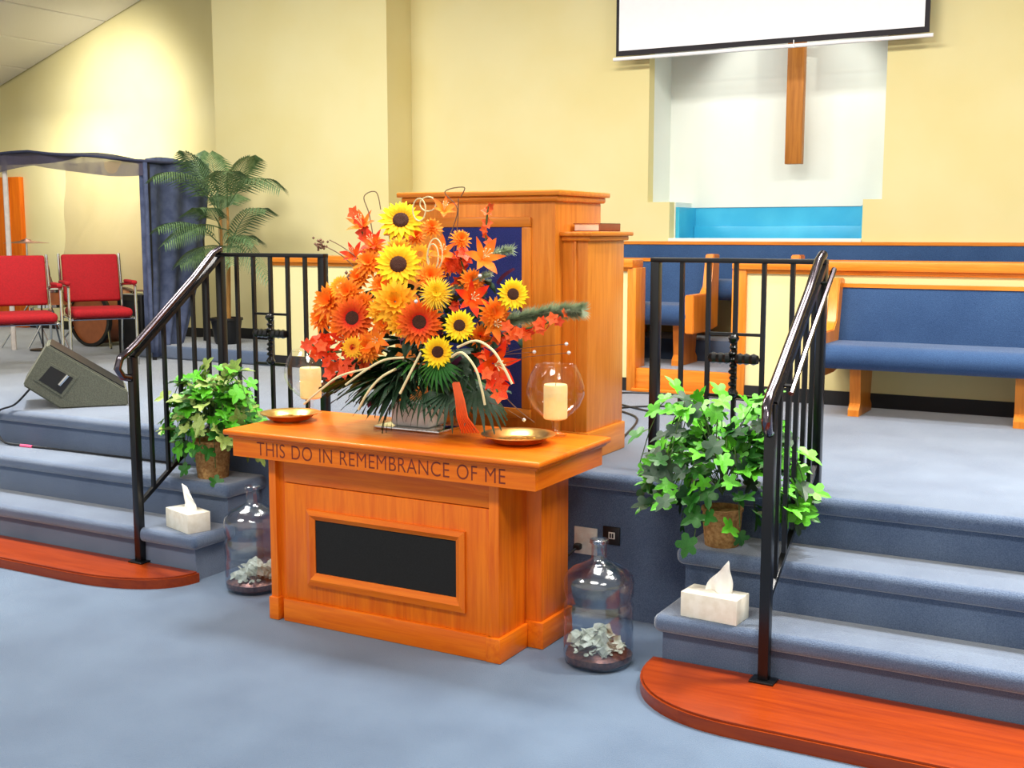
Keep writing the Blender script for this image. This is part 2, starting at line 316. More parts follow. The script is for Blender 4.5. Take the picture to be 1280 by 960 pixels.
for i in range(6):
    for j in range(5):
        s = -12.6 + i * .615 * math.cos(ang); y = 8.6 - .62 - j * 1.235
        mo('ceiling_tile', tme, ce, Matrix.Translation((s, y, cz(s) + .004)) @ Matrix.Rotation(-ang, 4, 'Y'))
for i in range(6, 9):
    for j in range(5):
        s = -12.6 + i * .615 * math.cos(ang); y = 8.6 - .62 - j * 1.235
        mo('ceiling_tile', tme, ce, Matrix.Translation((s, y, cz(s) + .004)) @ Matrix.Rotation(-ang, 4, 'Y'))
# choir half wall, loft floor
HW0, HW1 = 7.0, 7.12; OL, ORr = -3.0, -2.345
b = MB().box(-5.98, OL - .03, HW0, HW1, ST, 1.43).box(ORr + .09, 6, HW0, HW1, ST, 1.43)
struct(b.obj('wall_choir', 'wall', smooth=0), 'low cream wall in front of the choir loft')
struct(MB().box(-6.0, OL + .0, HW0 - .03, HW1 + .03, 1.428, 1.482, .008).obj('trim_2', 'goldx'), 'oak cap on the low wall left of the opening')
struct(MB().box(ORr, 6, HW0 - .03, HW1 + .03, 1.428, 1.482, .008).obj('trim_3', 'goldx'), 'oak cap on the low wall right of the opening')
struct(MB().box(ORr, 6, HW0 - .012, HW0, 1.405, 1.43, .004).box(-6.0, OL, HW0 - .012, HW0, 1.405, 1.43, .004).obj('trim_4', 'goldx'), 'oak band below the cap of the low wall')
struct(MB().box(OL - .04, OL + .02, HW0 - .02, HW1 + .02, ST, 1.428, .004).obj('trim_5', 'goldz'), 'oak post on the left of the loft opening')
struct(MB().box(ORr, ORr + .09, HW0 - .02, HW1 + .02, ST, 1.428, .004).obj('trim_6', 'goldz'), 'oak post on the right of the loft opening')
struct(MB().box(OL + .02, ORr, HW0 - .005, HW0 + .05, ST, LOFT, .004).obj('trim_7', 'goldx'), 'oak riser board across the loft opening')
struct(MB().box(OL + .0, ORr + .02, HW0 - .03, HW0 - .005, ST, ST + .022, .004).obj('trim_8', 'goldx'), 'thin oak moulding along the foot of the loft opening')
struct(MB().box(-5.98, OL - .04, HW0 - .012, HW0, ST, ST + .085).box(ORr + .09, 6, HW0 - .012, HW0, ST, ST + .085).obj('baseboard_choir', 'blackbase', smooth=0), 'black base strip along the low choir wall')
struct(MB().box(OL + .02, ORr, HW0 + .05, HW1, ST, LOFT).box(X1 - .5, 6, HW1, 7.6, ST, LOFT, 0).box(X1, 6, 7.6, Y2, ST, TIER, .012).obj('loft_floor', 'carpet'), 'stepped blue carpeted choir loft floor')
struct(MB().box(-7.4, -5.98, 6.95, Y1, ST, .745, .02, 3).obj('side_step', 'carpet'), 'low carpeted step under the potted palm')
struct(MB().box(X0, -5.98, Y1 - .012, Y1, .745, .835).obj('baseboard_side', 'blackbase', smooth=0), 'black base strip behind the potted palm')
struct(MB().box(-13, X0, 8.588, 8.6, ST, ST + .09).obj('baseboard_left', 'blackbase', smooth=0), 'black base strip behind the drum enclosure')
dr = struct(MB().box(-11.75, -10.74, 8.54, 8.6, ST, 2.24, .006).obj('door_1', 'oakz'), 'orange wooden door on the bright left wall')
MB().box(-11.6, -10.9, 8.525, 8.54, ST + .1, 2.12, .005).obj('door_panel', 'oakz', dr)

# ------------------------------------------------------------------ communion table
T = thing('communion_table', 'oak communion table carved THIS DO IN REMEMBRANCE OF ME', 'table', (-2.715, 4.03, 0))
MB().box(-3.475, -1.955, 3.715, 4.35, .800, .824, .009, 3).obj('tabletop', 'oakx', T)
MB().box(-3.455, -1.97, 3.73, 4.335, .788, .802, .004).obj('top_moulding', 'oakx', T)
ap = MB().box(-3.44, -1.985, 3.742, 3.765, .71, .79).obj('apron_board', 'oakx', T)
MB().box(-3.44, -1.985, 4.30, 4.323, .71, .79).obj('apron_board', 'oakx', T)
MB().box(-2.008, -1.985, 3.765, 4.30, .71, .79).obj('apron_board', 'oaky', T)
MB().box(-3.44, -3.417, 3.765, 4.30, .71, .79).obj('apron_board', 'oaky', T)
MB().box(-3.417, -2.008, 3.765, 4.30, .712, .735).obj('underside', 'oakx', T, 0)
tc = bpy.data.curves.new('lettering', 'FONT'); tc.body = 'THIS DO IN REMEMBRANCE OF ME'; tc.size = .1; tc.extrude = .004; tc.offset = -.0006; tc.space_word = 1.15; tc.space_character = 1.06
to = bpy.data.objects.new('tmp_text', tc); COL.objects.link(to); bpy.context.view_layer.update()
tm = bpy.data.meshes.new_from_object(to.evaluated_get(bpy.context.evaluated_depsgraph_get())); bpy.data.objects.remove(to)
xs = [v.co.x for v in tm.vertices]; ys = [v.co.y for v in tm.vertices]
for v in tm.vertices:
    u = (v.co.x - min(xs)) / (max(xs) - min(xs)); q = (v.co.y - min(ys)) / (max(ys) - min(ys))
    v.co = Vector((-3.308 + 1.197 * u, 3.7425 - v.co.z * .25, .7235 + q * .058)) - Vector(T.location)
lb = bmesh.new(); lb.from_mesh(tm); left = set(lb.verts)
while left:
    isl = set(); todo = [left.pop()]
    while todo:
        v = todo.pop(); isl.add(v)
        for e in v.link_edges:
            q = e.other_vert(v)
            if q in left: left.discard(q); todo.append(q)
    il = list(isl); ix = {v: k for k, v in enumerate(il)}; lm = bpy.data.meshes.new('letter')
    lm.from_pydata([v.co[:] for v in il], [], [[ix[v] for v in f.verts] for f in lb.faces if f.verts[0] in isl]); lm.materials.append(M['carving']); mo('letter', lm, ap)
lb.free()
MB().box(-3.262, -2.19, 3.825, 4.03, 0, .712).obj('front_body', 'oakz', T, 0)
MB().box(-3.30, -3.262, 3.80, 4.03, 0, .712, .004).obj('corner_post', 'oakz', T)
MB().box(-2.222, -2.177, 3.807, 4.03, 0, .712, .004).obj('corner_post', 'oakz', T)
MB().box(-3.36, -2.11, 4.03, 4.27, 0, .712, .004).obj('rear_body', 'oakz', T)
MB().box(-3.225, -2.222, 3.812, 3.826, .606, .712, .003).obj('top_rail', 'oakx', T)
MB().box(-3.225, -2.222, 3.812, 3.826, .10, .602, .003).obj('front_panel', 'oakz', T)
MB().box(-3.235, -2.205, 3.798, 3.826, 0, .10, .006).obj('baseboard', 'oakx', T)
MB().box(-3.308, -3.255, 3.79, 3.84, 0, .10, .006).obj('baseboard', 'oakx', T)
MB().box(-2.23, -2.163, 3.793, 4.03, 0, .10, .006).obj('baseboard', 'oaky', T)
MB().box(-2.18, -2.095, 4.018, 4.285, 0, .11, .006).obj('baseboard', 'oaky', T)
MB().box(-3.375, -3.29, 4.018, 4.285, 0, .11, .006).obj('baseboard', 'oaky', T)
ox0, ox1, oz0, oz1, ix0, ix1, iz0, iz1 = -3.10, -2.325, .178, .502, -3.058, -2.366, .234, .462
def mitre(pts, name, mat, yb, yf):          # quad outer/inner with a sloped profile
    o0, o1, i1, i0 = [Vector((p[0], 0, p[1])) for p in pts]
    m0, m1 = (o0 + i0) / 2, (o1 + i1) / 2
    def at_y(p, y): return Vector((p.x, y, p.z))
    A = [at_y(o0, yb), at_y(o0, yf + .008), at_y(m0, yf), at_y(i0, yf + .012), at_y(i0, yb)]; B = [at_y(o1, yb), at_y(o1, yf + .008), at_y(m1, yf), at_y(i1, yf + .012), at_y(i1, yb)]
    fs = [[0, 1, 2, 3, 4], [9, 8, 7, 6, 5]] + [[k, (k + 1) % 5, 5 + (k + 1) % 5, 5 + k] for k in range(5)]
    return MB().pyd(A + B, fs).obj(name, mat, T, 25)
mitre([(ox0, oz1), (ox1, oz1), (ix1, iz1), (ix0, iz1)], 'frame_moulding', 'oakx', 3.812, 3.790)
mitre([(ox0, oz0), (ox1, oz0), (ix1, iz0), (ix0, iz0)], 'frame_moulding', 'oakx', 3.812, 3.790)
mitre([(ox0, oz0), (ox0, oz1), (ix0, iz1), (ix0, iz0)], 'frame_moulding', 'oakz', 3.812, 3.790)
mitre([(ox1, oz0), (ox1, oz1), (ix1, iz1), (ix1, iz0)], 'frame_moulding', 'oakz', 3.812, 3.790)
MB().box(ix0 - .005, ix1 + .005, 3.806, 3.813, iz0 - .005, iz1 + .005).obj('cloth_panel', 'blackcloth', T, 0)['label'] = 'black cloth panel'

# ------------------------------------------------------------------ pulpit
P = thing('pulpit', 'tall oak pulpit with navy fabric front panel behind the flowers', 'pulpit', (-2.75, 4.86, ST))
MB().box(-3.14, -2.36, 4.63, 5.10, ST, 1.79, .004).obj('body', 'goldz', P)
MB().box(-3.175, -2.325, 4.595, 5.13, 1.812, 1.835, .006).obj('top_board', 'goldx', P)
MB().box(-3.16, -2.34, 4.61, 5.115, 1.786, 1.814, .01).obj('top_moulding', 'goldx', P)
for s in (0, 1):
    x0, x1 = ((-2.36, -2.235) if s else (-3.265, -3.14))
    MB().box(x0, x1, 4.70, 5.09, ST, 1.628, .004).obj('side_wing', 'goldz', P)
    MB().box(x0 - .0, x1 + .035, 4.665, 5.12, 1.636, 1.655, .005).obj('wing_top', 'goldy', P) if s else MB().box(x0 - .035, x1, 4.665, 5.12, 1.636, 1.655, .005).obj('wing_top', 'goldy', P)
    MB().box(x0, x1 + .018, 4.682, 5.105, 1.615, 1.637, .006).obj('wing_moulding', 'goldy', P) if s else MB().box(x0 - .018, x1, 4.682, 5.105, 1.615, 1.637, .006).obj('wing_moulding', 'goldy', P)
    MB().box(x0 - .012, x1 + .012, 4.688, 5.10, ST, ST + .13, .006).obj('wing_base', 'goldy', P)
MB().box(x0, x0, 4.7, 4.7, 1, 1).b.free()
MB().box(-2.30, -2.288, 4.69, 4.70, ST + .13, 1.615, .002).obj('wing_bead', 'goldz', P)
MB().box(-3.15, -2.35, 4.615, 4.64, ST, ST + .13, .006).obj('base_board', 'goldx', P)
fx0, fx1, fz0, fz1 = -2.98, -2.475, .82, 1.72
for a, c_, m in (((fx0, fx1, fz1 - .045, fz1), 0, 'goldx'), ((fx0, fx1, fz0, fz0 + .045), 0, 'goldx'), ((fx0, fx0 + .045, fz0 + .045, fz1 - .045), 0, 'goldz'), ((fx1 - .045, fx1, fz0 + .045, fz1 - .045), 0, 'goldz')):
    MB().box(a[0], a[1], 4.612, 4.63, a[2], a[3], .005).obj('panel_frame', m, P)
MB().box(fx0 + .04, fx1 - .04, 4.618, 4.631, fz0 + .04, fz1 - .04).obj('fabric_panel', 'pulpitblue', P, 0)['label'] = 'navy blue fabric panel'
bk = thing('hymn_book', 'brown book lying on the right wing of the pulpit', 'book', (-2.27, 4.9, 1.655))
MB().box(-2.345, -2.215, 4.775, 5.0, 1.656, 1.660, .001).box(-2.345, -2.215, 4.775, 5.0, 1.688, 1.692, .001).box(-2.22, -2.215, 4.775, 5.0, 1.656, 1.692, .001).obj('cover', 'bookcover', bk)
MB().box(-2.34, -2.221, 4.78, 4.995, 1.660, 1.688).obj('pages', 'page', bk, 0)

# ------------------------------------------------------------------ pews
def pew(label, x0, x1, yf, fz, backh, legs, ends=(1, 1), fabric_top=True, grp=None):
    t = thing('pew', label, 'pew', ((x0 + x1) / 2, yf + .25, fz), grp)
    prof = []
    for i in range(13):
        a = PI * (i / 12) + PI / 2; prof.append((yf + .065 + .065 * math.cos(a), fz + .335 + .068 * math.sin(a)))
    prof += [(yf + .40, fz + .29), (yf + .40, fz + .40)]
    MB().prism(prof, 0, x0 + .05, x1 - .05).obj('seat', 'pewblue', t)
    yb = yf + .36
    MB().prism([(yb, fz + .36), (yb + .075, fz + backh - .015), (yb + .105, fz + backh - .015), (yb + .05, fz + .30), (yb + .02, fz + .30)], 0, x0 + .05, x1 - .05).obj('backrest', 'pewblue', t)
    MB().prism([(yb + .068, fz + backh - .018), (yb + .068, fz + backh + .004), (yb + .115, fz + backh + .004), (yb + .115, fz + backh - .018)], 0, x0 + .05, x1 - .05).obj('top_rail', 'goldx', t)
    for e, xe in zip(ends, (x0, x1 - .06)):
        if e:
            pts = [(yf + .0, fz + .22), (yf - .01, fz + .47), (yf + .255, fz + .47), (yf + .315, fz + .52), (yf + .36, fz + backh + .035), (yf + .475, fz + backh + .035), (yf + .46, fz + .24), (yf + .3, fz + .22)]
            bb = MB().prism(pts, 0, xe, xe + .06); bmesh.ops.recalc_face_normals(bb.b, faces=bb.b.faces[:]); bmesh.ops.bevel(bb.b, geom=bb.b.edges[:], offset=.006, segments=2, affect='EDGES')
            bb.obj('end_panel', 'goldz', t)
    for xl in legs:
        pts = [(yf + .10, fz), (yf + .10, fz + .035), (yf + .135, fz + .07), (yf + .11, fz + .29), (yf + .42, fz + .29), (yf + .38, fz + .07), (yf + .42, fz + .035), (yf + .42, fz)]
        bb = MB().prism(pts, 0, xl, xl + .06); bb.obj('leg', 'goldz', t)
    return t
pew('blue upholstered pew standing on the stage at the right', -1.72, 1.5, 6.50, ST, .72, (-1.53, -.675, .2), (1, 1))
pew('front choir pew whose oak end shows in the loft opening', -5.3, -2.645, 7.135, LOFT, .69, (-2.83, -4.0), (0, 1))
pew('front choir pew behind the low wall to the right of the opening', -2.13, 4.0, 7.135, LOFT, .69, (-1.9, 0, 2), (1, 1))
pew('long rear choir pew under the blue pool', -5.3, 5.0, 7.62, TIER, .655, (-4.5, -3.4, -1.0, 1.0), (0, 0))
bg = thing('cable_bundle', 'small dark cable bundle lying on the rear choir pew seat', 'cable', (-2.46, 7.8, TIER + .40))
MB().tube([Vector((-2.55 + .02 * i, 7.76 + .03 * math.sin(i * 1.4), TIER + .422 + .015 * abs(math.sin(i * .9)))) for i in range(12)], .008, 6).obj('cable', 'cord', bg)

# ------------------------------------------------------------------ projection screen, cross
s = thing('projection_screen', 'pull-down projection screen with black border above the recess', 'screen', (-2.42, 7.98, 2.85))
YS = 7.98; sx0, sx1, sz = -3.46 * YS / 7.7, -1.378 * YS / 7.7, CAMH + 1.175 * YS / 7.7
MB().box(sx0, sx1, YS, YS + .006, sz + .04, 4.6).obj('border', 'screenblack', s, 0)
MB().box(sx0 + .025, sx1 - .03, YS - .006, YS, sz + .075, 4.6).obj('image_area', 'screen', s, 0)
MB().tube([(sx0 - .02, YS + .003, sz + .02), (sx1 + .025, YS + .003, sz + .02)], .013, 8).obj('bottom_bar', 'screen', s)
MB().tube([(-2.29, YS - .012, sz + .005), (-2.29, YS - .012, sz + .055)], .004, 6).obj('pull_cord', 'screen', s)
xa, xb = at(981, 205, 8.36).x, at(1002, 205, 8.36).x; zb = at(992, 205, 8.36).z
c_ = thing('wall_cross', 'hanging wooden cross in the white recess', 'cross', ((xa + xb) / 2, 8.38, zb))
MB().box(xa, xb, 8.35, 8.41, zb, 3.75, .004).obj('upright', 'crosswood', c_)
MB().box(xa - .42, xb + .42, 8.352, 8.408, 3.25, 3.38, .004).obj('crossbeam', 'crosswood', c_)
MB().box(xa + .045, xb - .045, 8.41, YB, 2.9, 2.95).obj('bracket', 'crosswood', c_)

# ------------------------------------------------------------------ railings
def cross_ornament(x, y, z0, z1, parent):
    b = MB(); zc = z0 + (z1 - z0) * .63
    b.tube([(x, y, z0), (x, y, z1)], .013, 6)
    for k in range(9): b.lathe([(0, -.013), (.013, -.008), (.018, 0), (.013, .008), (0, .013)], 8, (x + random.uniform(-.004, .004), y - .006, z0 + (z1 - z0) * (k + .5) / 9))
    b.tube([(x - .085, y, zc), (x + .085, y, zc)], .013, 6)
    for dx in (-.085, -.055, -.028, .028, .055, .085): b.lathe([(0, -.024), (.02, -.016), (.026, 0), (.02, .016), (0, .024)], 8, (x + dx, y - .006, zc))
    for dz in (z0, z1): b.lathe([(0, -.022), (.018, -.012), (.024, 0), (.018, .012), (0, .022)], 8, (x, y - .006, dz))
    return b.obj('cross_ornament', 'black', parent)
def railing(label, xr, xin, yf, yt, side):
    t = thing('stair_railing', label, 'railing', (xr, yf, .052)); top = 1.53; lo = .725; zf = 1.06
    MB().box(xr - .019, xr + .019, yf - .019, yf + .019, .052, zf, .003).obj('post', 'black', t)
    MB().box(xr - .045, xr + .045, yf - .04, yf + .03, .052, .06, .002).obj('base_plate', 'black', t)
    MB().box(xr - .019, xr + .019, yt - .019, yt + .019, ST, top, .003).obj('post', 'black', t)
    MB().box(xin - .019, xin + .019, yt - .019, yt + .019, ST, top, .003).obj('post', 'black', t)
    a, c = min(xr, xin), max(xr, xin)
    MB().box(a - .02, c + .02, yt - .021, yt + .021, top - .002, top + .018, .004).obj('top_rail', 'black', t)
    MB().box(a, c, yt - .01, yt + .01, lo - .008, lo + .008).obj('bottom_rail', 'black', t)
    for k in range(1, 6):
        x = xr + (xin - xr) * k / 6
        MB().box(x - .0085, x + .0085, yt - .0085, yt + .0085, lo, top).obj('baluster', 'black', t, 0)
    for z in (.985, 1.24):
        xa, xb = xr + (xin - xr) * 2 / 6, xr + (xin - xr) * 4 / 6
        MB().box(min(xa, xb), max(xa, xb), yt - .006, yt + .006, z - .006, z + .006).obj('cross_bar', 'black', t, 0)
    cross_ornament((xr + xin) / 2, yt - .008, 1.0, 1.225, t)
    bz0, bz1 = .335, .735
    MB().bar((xr, yf, zf + .0), (xr, yt, top), .042, .018).obj('sloping_top_rail', 'black', t)
    MB().bar((xr, yf, bz0), (xr, yt, bz1), .02, .02).obj('sloping_bottom_rail', 'black', t)
    for k in range(1, 6):
        u = k / 6; y = yf + (yt - yf) * u
        MB().box(xr - .0085, xr + .0085, y - .0085, y + .0085, bz0 + (bz1 - bz0) * u, zf + (top - zf) * u).obj('baluster', 'black', t, 0)
    g = []
    sl = (top - zf) / (yt - yf); xo = xr
    g = [(xo, yt + .0, top + .036), (xo, yt - .06, top + .01)] + [(xo, yt - .1 - i * .1, top + .04 - sl * (.1 + i * .1)) for i in range(1, int((yt - yf - .1) / .1) + 1)]
    g += [(xo, yf - .02, zf + .03), (xo + side * .005, yf - .07, zf + .0), (xo + side * .01, yf - .085, zf - .05), (xo + side * .005, yf - .06, zf - .09), (xo, yf - .02, zf - .10)]
    MB().tube(g, .019, 10).obj('handrail', 'chromeblack', t)
    xo = xr + side * .05
    MB().tube([(xo, yt - .02, top - .02), (xo, yt - .3, top - .02 - sl * .28), (xo, yf + .06, zf + .03)], .011, 8).obj('grab_rail', 'chromeblack', t)
    for u in (.12, .85): MB().tube([(xr, yf + (yt - yf) * u, zf + (top - zf) * u), (xo, yf + (yt - yf) * u, zf + (top - zf) * u)], .007, 6).obj('rail_bracket', 'black', t)
    return t
railing('black iron stair railing right of the oak table', -1.19, -1.885, 4.0, 4.63, 1)
railing('black iron stair railing left of the oak table', -4.325, -3.655, 4.03, 4.65, -1)

# ------------------------------------------------------------------ things on the table
ZT = .8245
def plate(x, y, r, label):
    t = thing('offering_plate', label, 'plate', (x, y, ZT), 'brass offering plates on the table')
    MB().lathe([(0, .004), (r * .62, .004), (r * .70, .010), (r * .84, .028), (r, .034), (r, .038), (r * .83, .034), (r * .68, .016), (r * .60, .010), (0, .010)], 48, (x, y, ZT)).obj('dish', 'brass', t)
    b = MB(); rr = random.Random(int(x * 100))
    for k in range(22):
        a = rr.uniform(0, 6.28); q = r * .55 * math.sqrt(rr.random()); b.lathe([(0, 0), (.011, .002), (.011, .005), (0, .008)], 8, (x + q * math.cos(a), y + q * math.sin(a), ZT + .010))
    b.obj('embossed_boss', 'brass', t)
    MB().lathe([(r * .3, 0), (r * .34, 0), (r * .34, .006), (r * .3, .006)], 24, (x, y, ZT)).obj('foot_ring', 'brass', t)
plate(-2.22, 4.04, .148, 'brass offering plate near the right end of the oak table')
plate(-3.375, 4.04, .13, 'brass offering plate near the left end of the oak table')
def snifter(x, y, label, l2):
    t = thing('hurricane_glass', label, 'glass', (x, y, ZT), 'brandy-shaped candle glasses')
    MB().lathe([(.0, .004), (.046, .003), (.048, .006), (.03, .012), (.013, .022), (.011, .05), (.018, .062), (.06, .085), (.1, .125), (.119, .17), (.118, .205), (.105, .25), (.083, .292)], 40, (x, y, ZT)).obj('bowl', 'glass', t, 60)
    MB().lathe([(.0815, .290), (.0835, .292), (.0845, .294), (.0825, .295)], 40, (x, y, ZT)).obj('rim', 'glass', t)
    k = thing('pillar_candle', l2, 'candle', (x, y, ZT + .075), 'cream pillar candles')
    MB().lathe([(0, .07), (.044, .07), (.049, .075), (.049, .205), (.046, .213), (.03, .209), (0, .207)], 32, (x, y, ZT)).obj('wax', 'wax', k)
    MB().tube([(x, y, ZT + .205), (x + .002, y, ZT + .222)], .0015, 5).obj('wick', 'twig', k)
snifter(-2.165, 4.255, 'large clear candle glass at the right end of the table', 'cream pillar candle inside the right-hand candle glass')
snifter(-3.425, 4.25, 'large clear candle glass at the left end of the table', 'cream pillar candle inside the left-hand candle glass')
tr = thing('mirror_tray', 'flat mirrored tray under the white flower vase', 'tray', (-2.76, 4.13, ZT))
MB().box(-2.93, -2.60, 4.05, 4.23, ZT, ZT + .012, .003).obj('mirror', 'mirror', tr)

# ------------------------------------------------------------------ flower arrangement
FC = Vector((-2.77, 4.15, ZT + .012)); F = thing('flower_arrangement', 'autumn arrangement of sunflowers and orange lilies on the oak table', 'flowers', FC)
MB().box(FC.x - .095, FC.x + .10, FC.y - .07, FC.y + .07, FC.z, FC.z + .10, .02, 3).obj('vase', 'vase', F)
def petal(b, a, r0, r1, wd, z0, z1, curl=0, tipw=.0, seg=4):
    vs = []; ca, sa = math.cos(a), math.sin(a)
    for i in range(seg + 1):
        u = i / seg; r = r0 + (r1 - r0) * u; z = z0 + (z1 - z0) * u + curl * u * u
        hw = wd * (math.sin(PI * min(1, .12 + .88 * u) ** .8) * (1 - tipw) + tipw) * (1 if u < 1 else 0) + (.004 if u == 1 else 0)
        for s in (-1, 0, 1): vs.append(Vector((r * ca - s * hw * sa, r * sa + s * hw * ca, z + (.0 if s == 0 else hw * .25))))
    fs = []
    for i in range(seg):
        for s in (0, 1): fs.append([i * 3 + s, i * 3 + s + 1, i * 3 + s + 4, i * 3 + s + 3])
    b.pyd(vs, fs)
def ring_flower(n, layers, wd, mat, name, r0=.28):
    b = MB()
    for L, (rr, z0, z1, cu, off) in enumerate(layers):
        for k in range(n): petal(b, 2 * PI * (k + off) / n + random.uniform(-.06, .06), r0 * (1 - .1 * L), rr * random.uniform(.93, 1.05), wd, z0, z1 + random.uniform(-.04, .04), cu)
    return b.data(name, mat, 60, False)
sun = ring_flower(17, [(1.0, 0, .10, -.12, 0), (.86, .05, .22, -.1, .5)], .135, 'yellow', 'sunflower')
gerb = ring_flower(20, [(1.0, 0, .05, -.08, 0), (.84, .06, .2, -.08, .5), (.6, .1, .3, -.05, .2)], .11, 'orange', 'gerbera')
gerb_y = ring_flower(18, [(1.0, 0, .05, -.08, 0), (.8, .06, .2, -.08, .5)], .12, 'gold', 'yellow_gerbera')
mum = ring_flower(26, [(1.0, 0, .02, -.1, 0), (.9, .08, .3, -.1, .5), (.72, .15, .5, -.05, .25), (.5, .2, .62, 0, .6), (.3, .3, .7, 0, 0)], .06, 'yellow2', 'spider_mum', .05)
mum_o = ring_flower(14, [(1.0, 0, .05, -.12, 0), (.85, .08, .35, -.15, .5), (.6, .15, .55, -.1, .25), (.38, .2, .6, 0, .6)], .15, 'orange2', 'orange_dahlia', .05)
mum_g = ring_flower(11, [(1.0, 0, .05, -.12, 0), (.8, .08, .35, -.15, .5), (.55, .15, .55, -.1, .25), (.32, .2, .6, 0, .6)], .17, 'gold', 'golden_dahlia', .05)
def lily_mesh(mat, name):
    b = MB()
    for k in range(6): petal(b, 2 * PI * k / 6, .03, 1.0 if k % 2 else .92, .23 if k % 2 else .17, -.55, .35, -.28 if k % 2 else -.2, 0, 7)
    return b.data(name, mat, 60, False)
lil, lilr = lily_mesh('lily', 'lily'), lily_mesh('lilyred', 'red_lily')
b = MB()
for k in range(6): b.tube([(0, 0, -.4), (.1 * math.cos(k), .1 * math.sin(k), .1), (.2 * math.cos(k), .2 * math.sin(k), .35)], [.015, .015, .03], 5)
stam = b.data('stamen', 'cream')
discm = MB().lathe([(.36, .0), (.37, .06), (.3, .13), (.15, .15), (0, .12)], 20).data('flower_center', 'disc')
leafm = MB().grid(lambda u, v: ((v - .0) * 1.0, (u - .5) * .34 * math.sin(PI * (.08 + .92 * v)) , -.25 * v * v + .25 * abs(u - .5)), 2, 6).data('leaf', 'fern', 60, False)
leafp = leafm.copy(); leafp.materials.clear(); leafp.materials.append(M['plum'])
def fan_mesh(mat):
    b = MB()
    for k in range(13):
        a = R(-78 + 13 * k); L = 1.0 - .25 * abs(k - 6) / 6
        for i in range(1):
            vs = []
            for j in range(5):
                u = j / 4; r = .12 + (L - .12) * u; hw = .05 * math.sin(PI * min(1, .15 + .85 * u)) + .002
                for s_ in (-1, 1): vs.append(Vector((r * math.cos(a) - s_ * hw * math.sin(a), r * math.sin(a) + s_ * hw * math.cos(a), -.45 * u * u * L + .02 * s_)))
            b.pyd(vs, [[2 * j, 2 * j + 1, 2 * j + 3, 2 * j + 2] for j in range(4)])
    b.tube([(-.3, 0, .05), (0, 0, .02), (.15, 0, 0)], .014, 5)
    return b.data('fan_frond', mat, 60, False)
fanm = fan_mesh('fern'); fanb = fan_mesh('leafB')
CAM = Vector((0, 0, CAMH))
def flower(name, me, px, py, rpx, Y, center=None, spin=0, out=.6, z=.4):
    p = at(px, py, Y); tc_ = (CAM - p).normalized(); o_ = (p - (FC + Vector((0, 0, .42)))) / .4
    d = (tc_ + o_ * out + Vector((0, 0, .12))).normalized(); s_ = rpx / 293.0 * (4.9 / 4.9)
    o = mo(name, me, F, orient(p, d, s_, spin, FC))
    if center: mo('flower_center' if center is discm else 'stamen', center, o)
    return o
for px, py, r, Y in ((501, 276, 29, 4.10), (498, 331, 30, 4.02), (641, 368, 20, 4.02), (574, 407, 20, 3.90), (547, 440, 20, 3.87)): flower('sunflower', sun, px, py, r, Y, discm, px * .1, .35)
for px, py, r, Y in ((441, 398, 31, 3.95), (524, 403, 30, 3.88)): flower('gerbera', gerb, px, py, r, Y, discm, px, .4)
flower('yellow_gerbera', gerb_y, 441, 434, 15, 3.90, None, 0, .4); flower('yellow_gerbera', gerb_y, 425, 358, 17, 4.05); flower('yellow_gerbera', gerb_y, 497, 312, 20, 4.12); flower('yellow_gerbera', gerb_y, 525, 318, 16, 4.12)
flower('spider_mum', mum, 545, 367, 22, 3.90, None, 0, .3); flower('orange_dahlia', mum_o, 538, 346, 19, 3.98)
for px, py, r, Y in ((414, 378, 30, 4.06), (436, 366, 22, 4.00), (478, 358, 18, 4.02), (403, 398, 22, 4.10), (460, 434, 22, 3.95), (462, 330, 22, 4.06), (448, 348, 18, 4.05), (618, 392, 22, 4.03), (468, 308, 16, 4.12), (590, 352, 18, 4.05), (560, 330, 16, 4.10), (520, 296, 14, 4.15), (540, 285, 15, 4.16)): flower('orange_dahlia', mum_o, px, py, r, Y, None, px)
for px, py, r, Y in ((494, 378, 32, 3.93), (500, 402, 20, 3.92), (476, 388, 20, 3.95)): flower('golden_dahlia', mum_g, px, py, r, Y, None, px, .3)
for px, py, r, Y, me in ((607, 319, 26, 4.04, lil), (556, 258, 18, 4.14, lil), (553, 312, 20, 4.05, lil), (450, 276, 22, 4.12, lil), (464, 300, 20, 4.08, lilr), (592, 372, 24, 3.98, lilr), (622, 456, 30, 3.98, lilr), (620, 475, 20, 4.0, lilr), (620, 405, 22, 4.0, lil), (432, 424, 24, 3.98, lilr), (440, 315, 18, 4.08, lilr), (470, 425, 18, 3.92, lil)):
    flower('lily' if me is lil else 'red_lily', me, px, py, r, Y, stam, px * .3, .7)
# spikes of small florets
flo = MB()
for k in range(5): petal(flo, 2 * PI * k / 5, .05, 1, .38, 0, .3, -.1)
flo_r = flo.data('floret', 'red', 60, False); flo_c = flo_r.copy(); flo_c.materials.clear(); flo_c.materials.append(M['coral'])
def spike(pts, n, spread, rpx, mats):
    pts = [at(*q) for q in pts]
    st = MB().tube(pts, .004, 5).obj('flower_spike', 'stem', F)
    for k in range(n):
        u = (k + .5) / n * (len(pts) - 1); i = min(int(u), len(pts) - 2); p = pts[i].lerp(pts[i + 1], u - i) + Vector((random.gauss(0, spread), random.gauss(0, spread), random.gauss(0, spread)))
        d = (CAM - p).normalized() + Vector((random.gauss(0, .5), random.gauss(0, .5), random.gauss(0, .5)))
        mo('floret', mats[k % len(mats)], st, orient(p, d, rpx / 293.0 * random.uniform(.8, 1.2), random.random() * 6, FC))
spike([(470, 420, 4.05), (425, 440, 4.02), (400, 440, 4.02), (385, 425, 4.02)], 26, .028, 10, [flo_r, flo_c, flo_r])
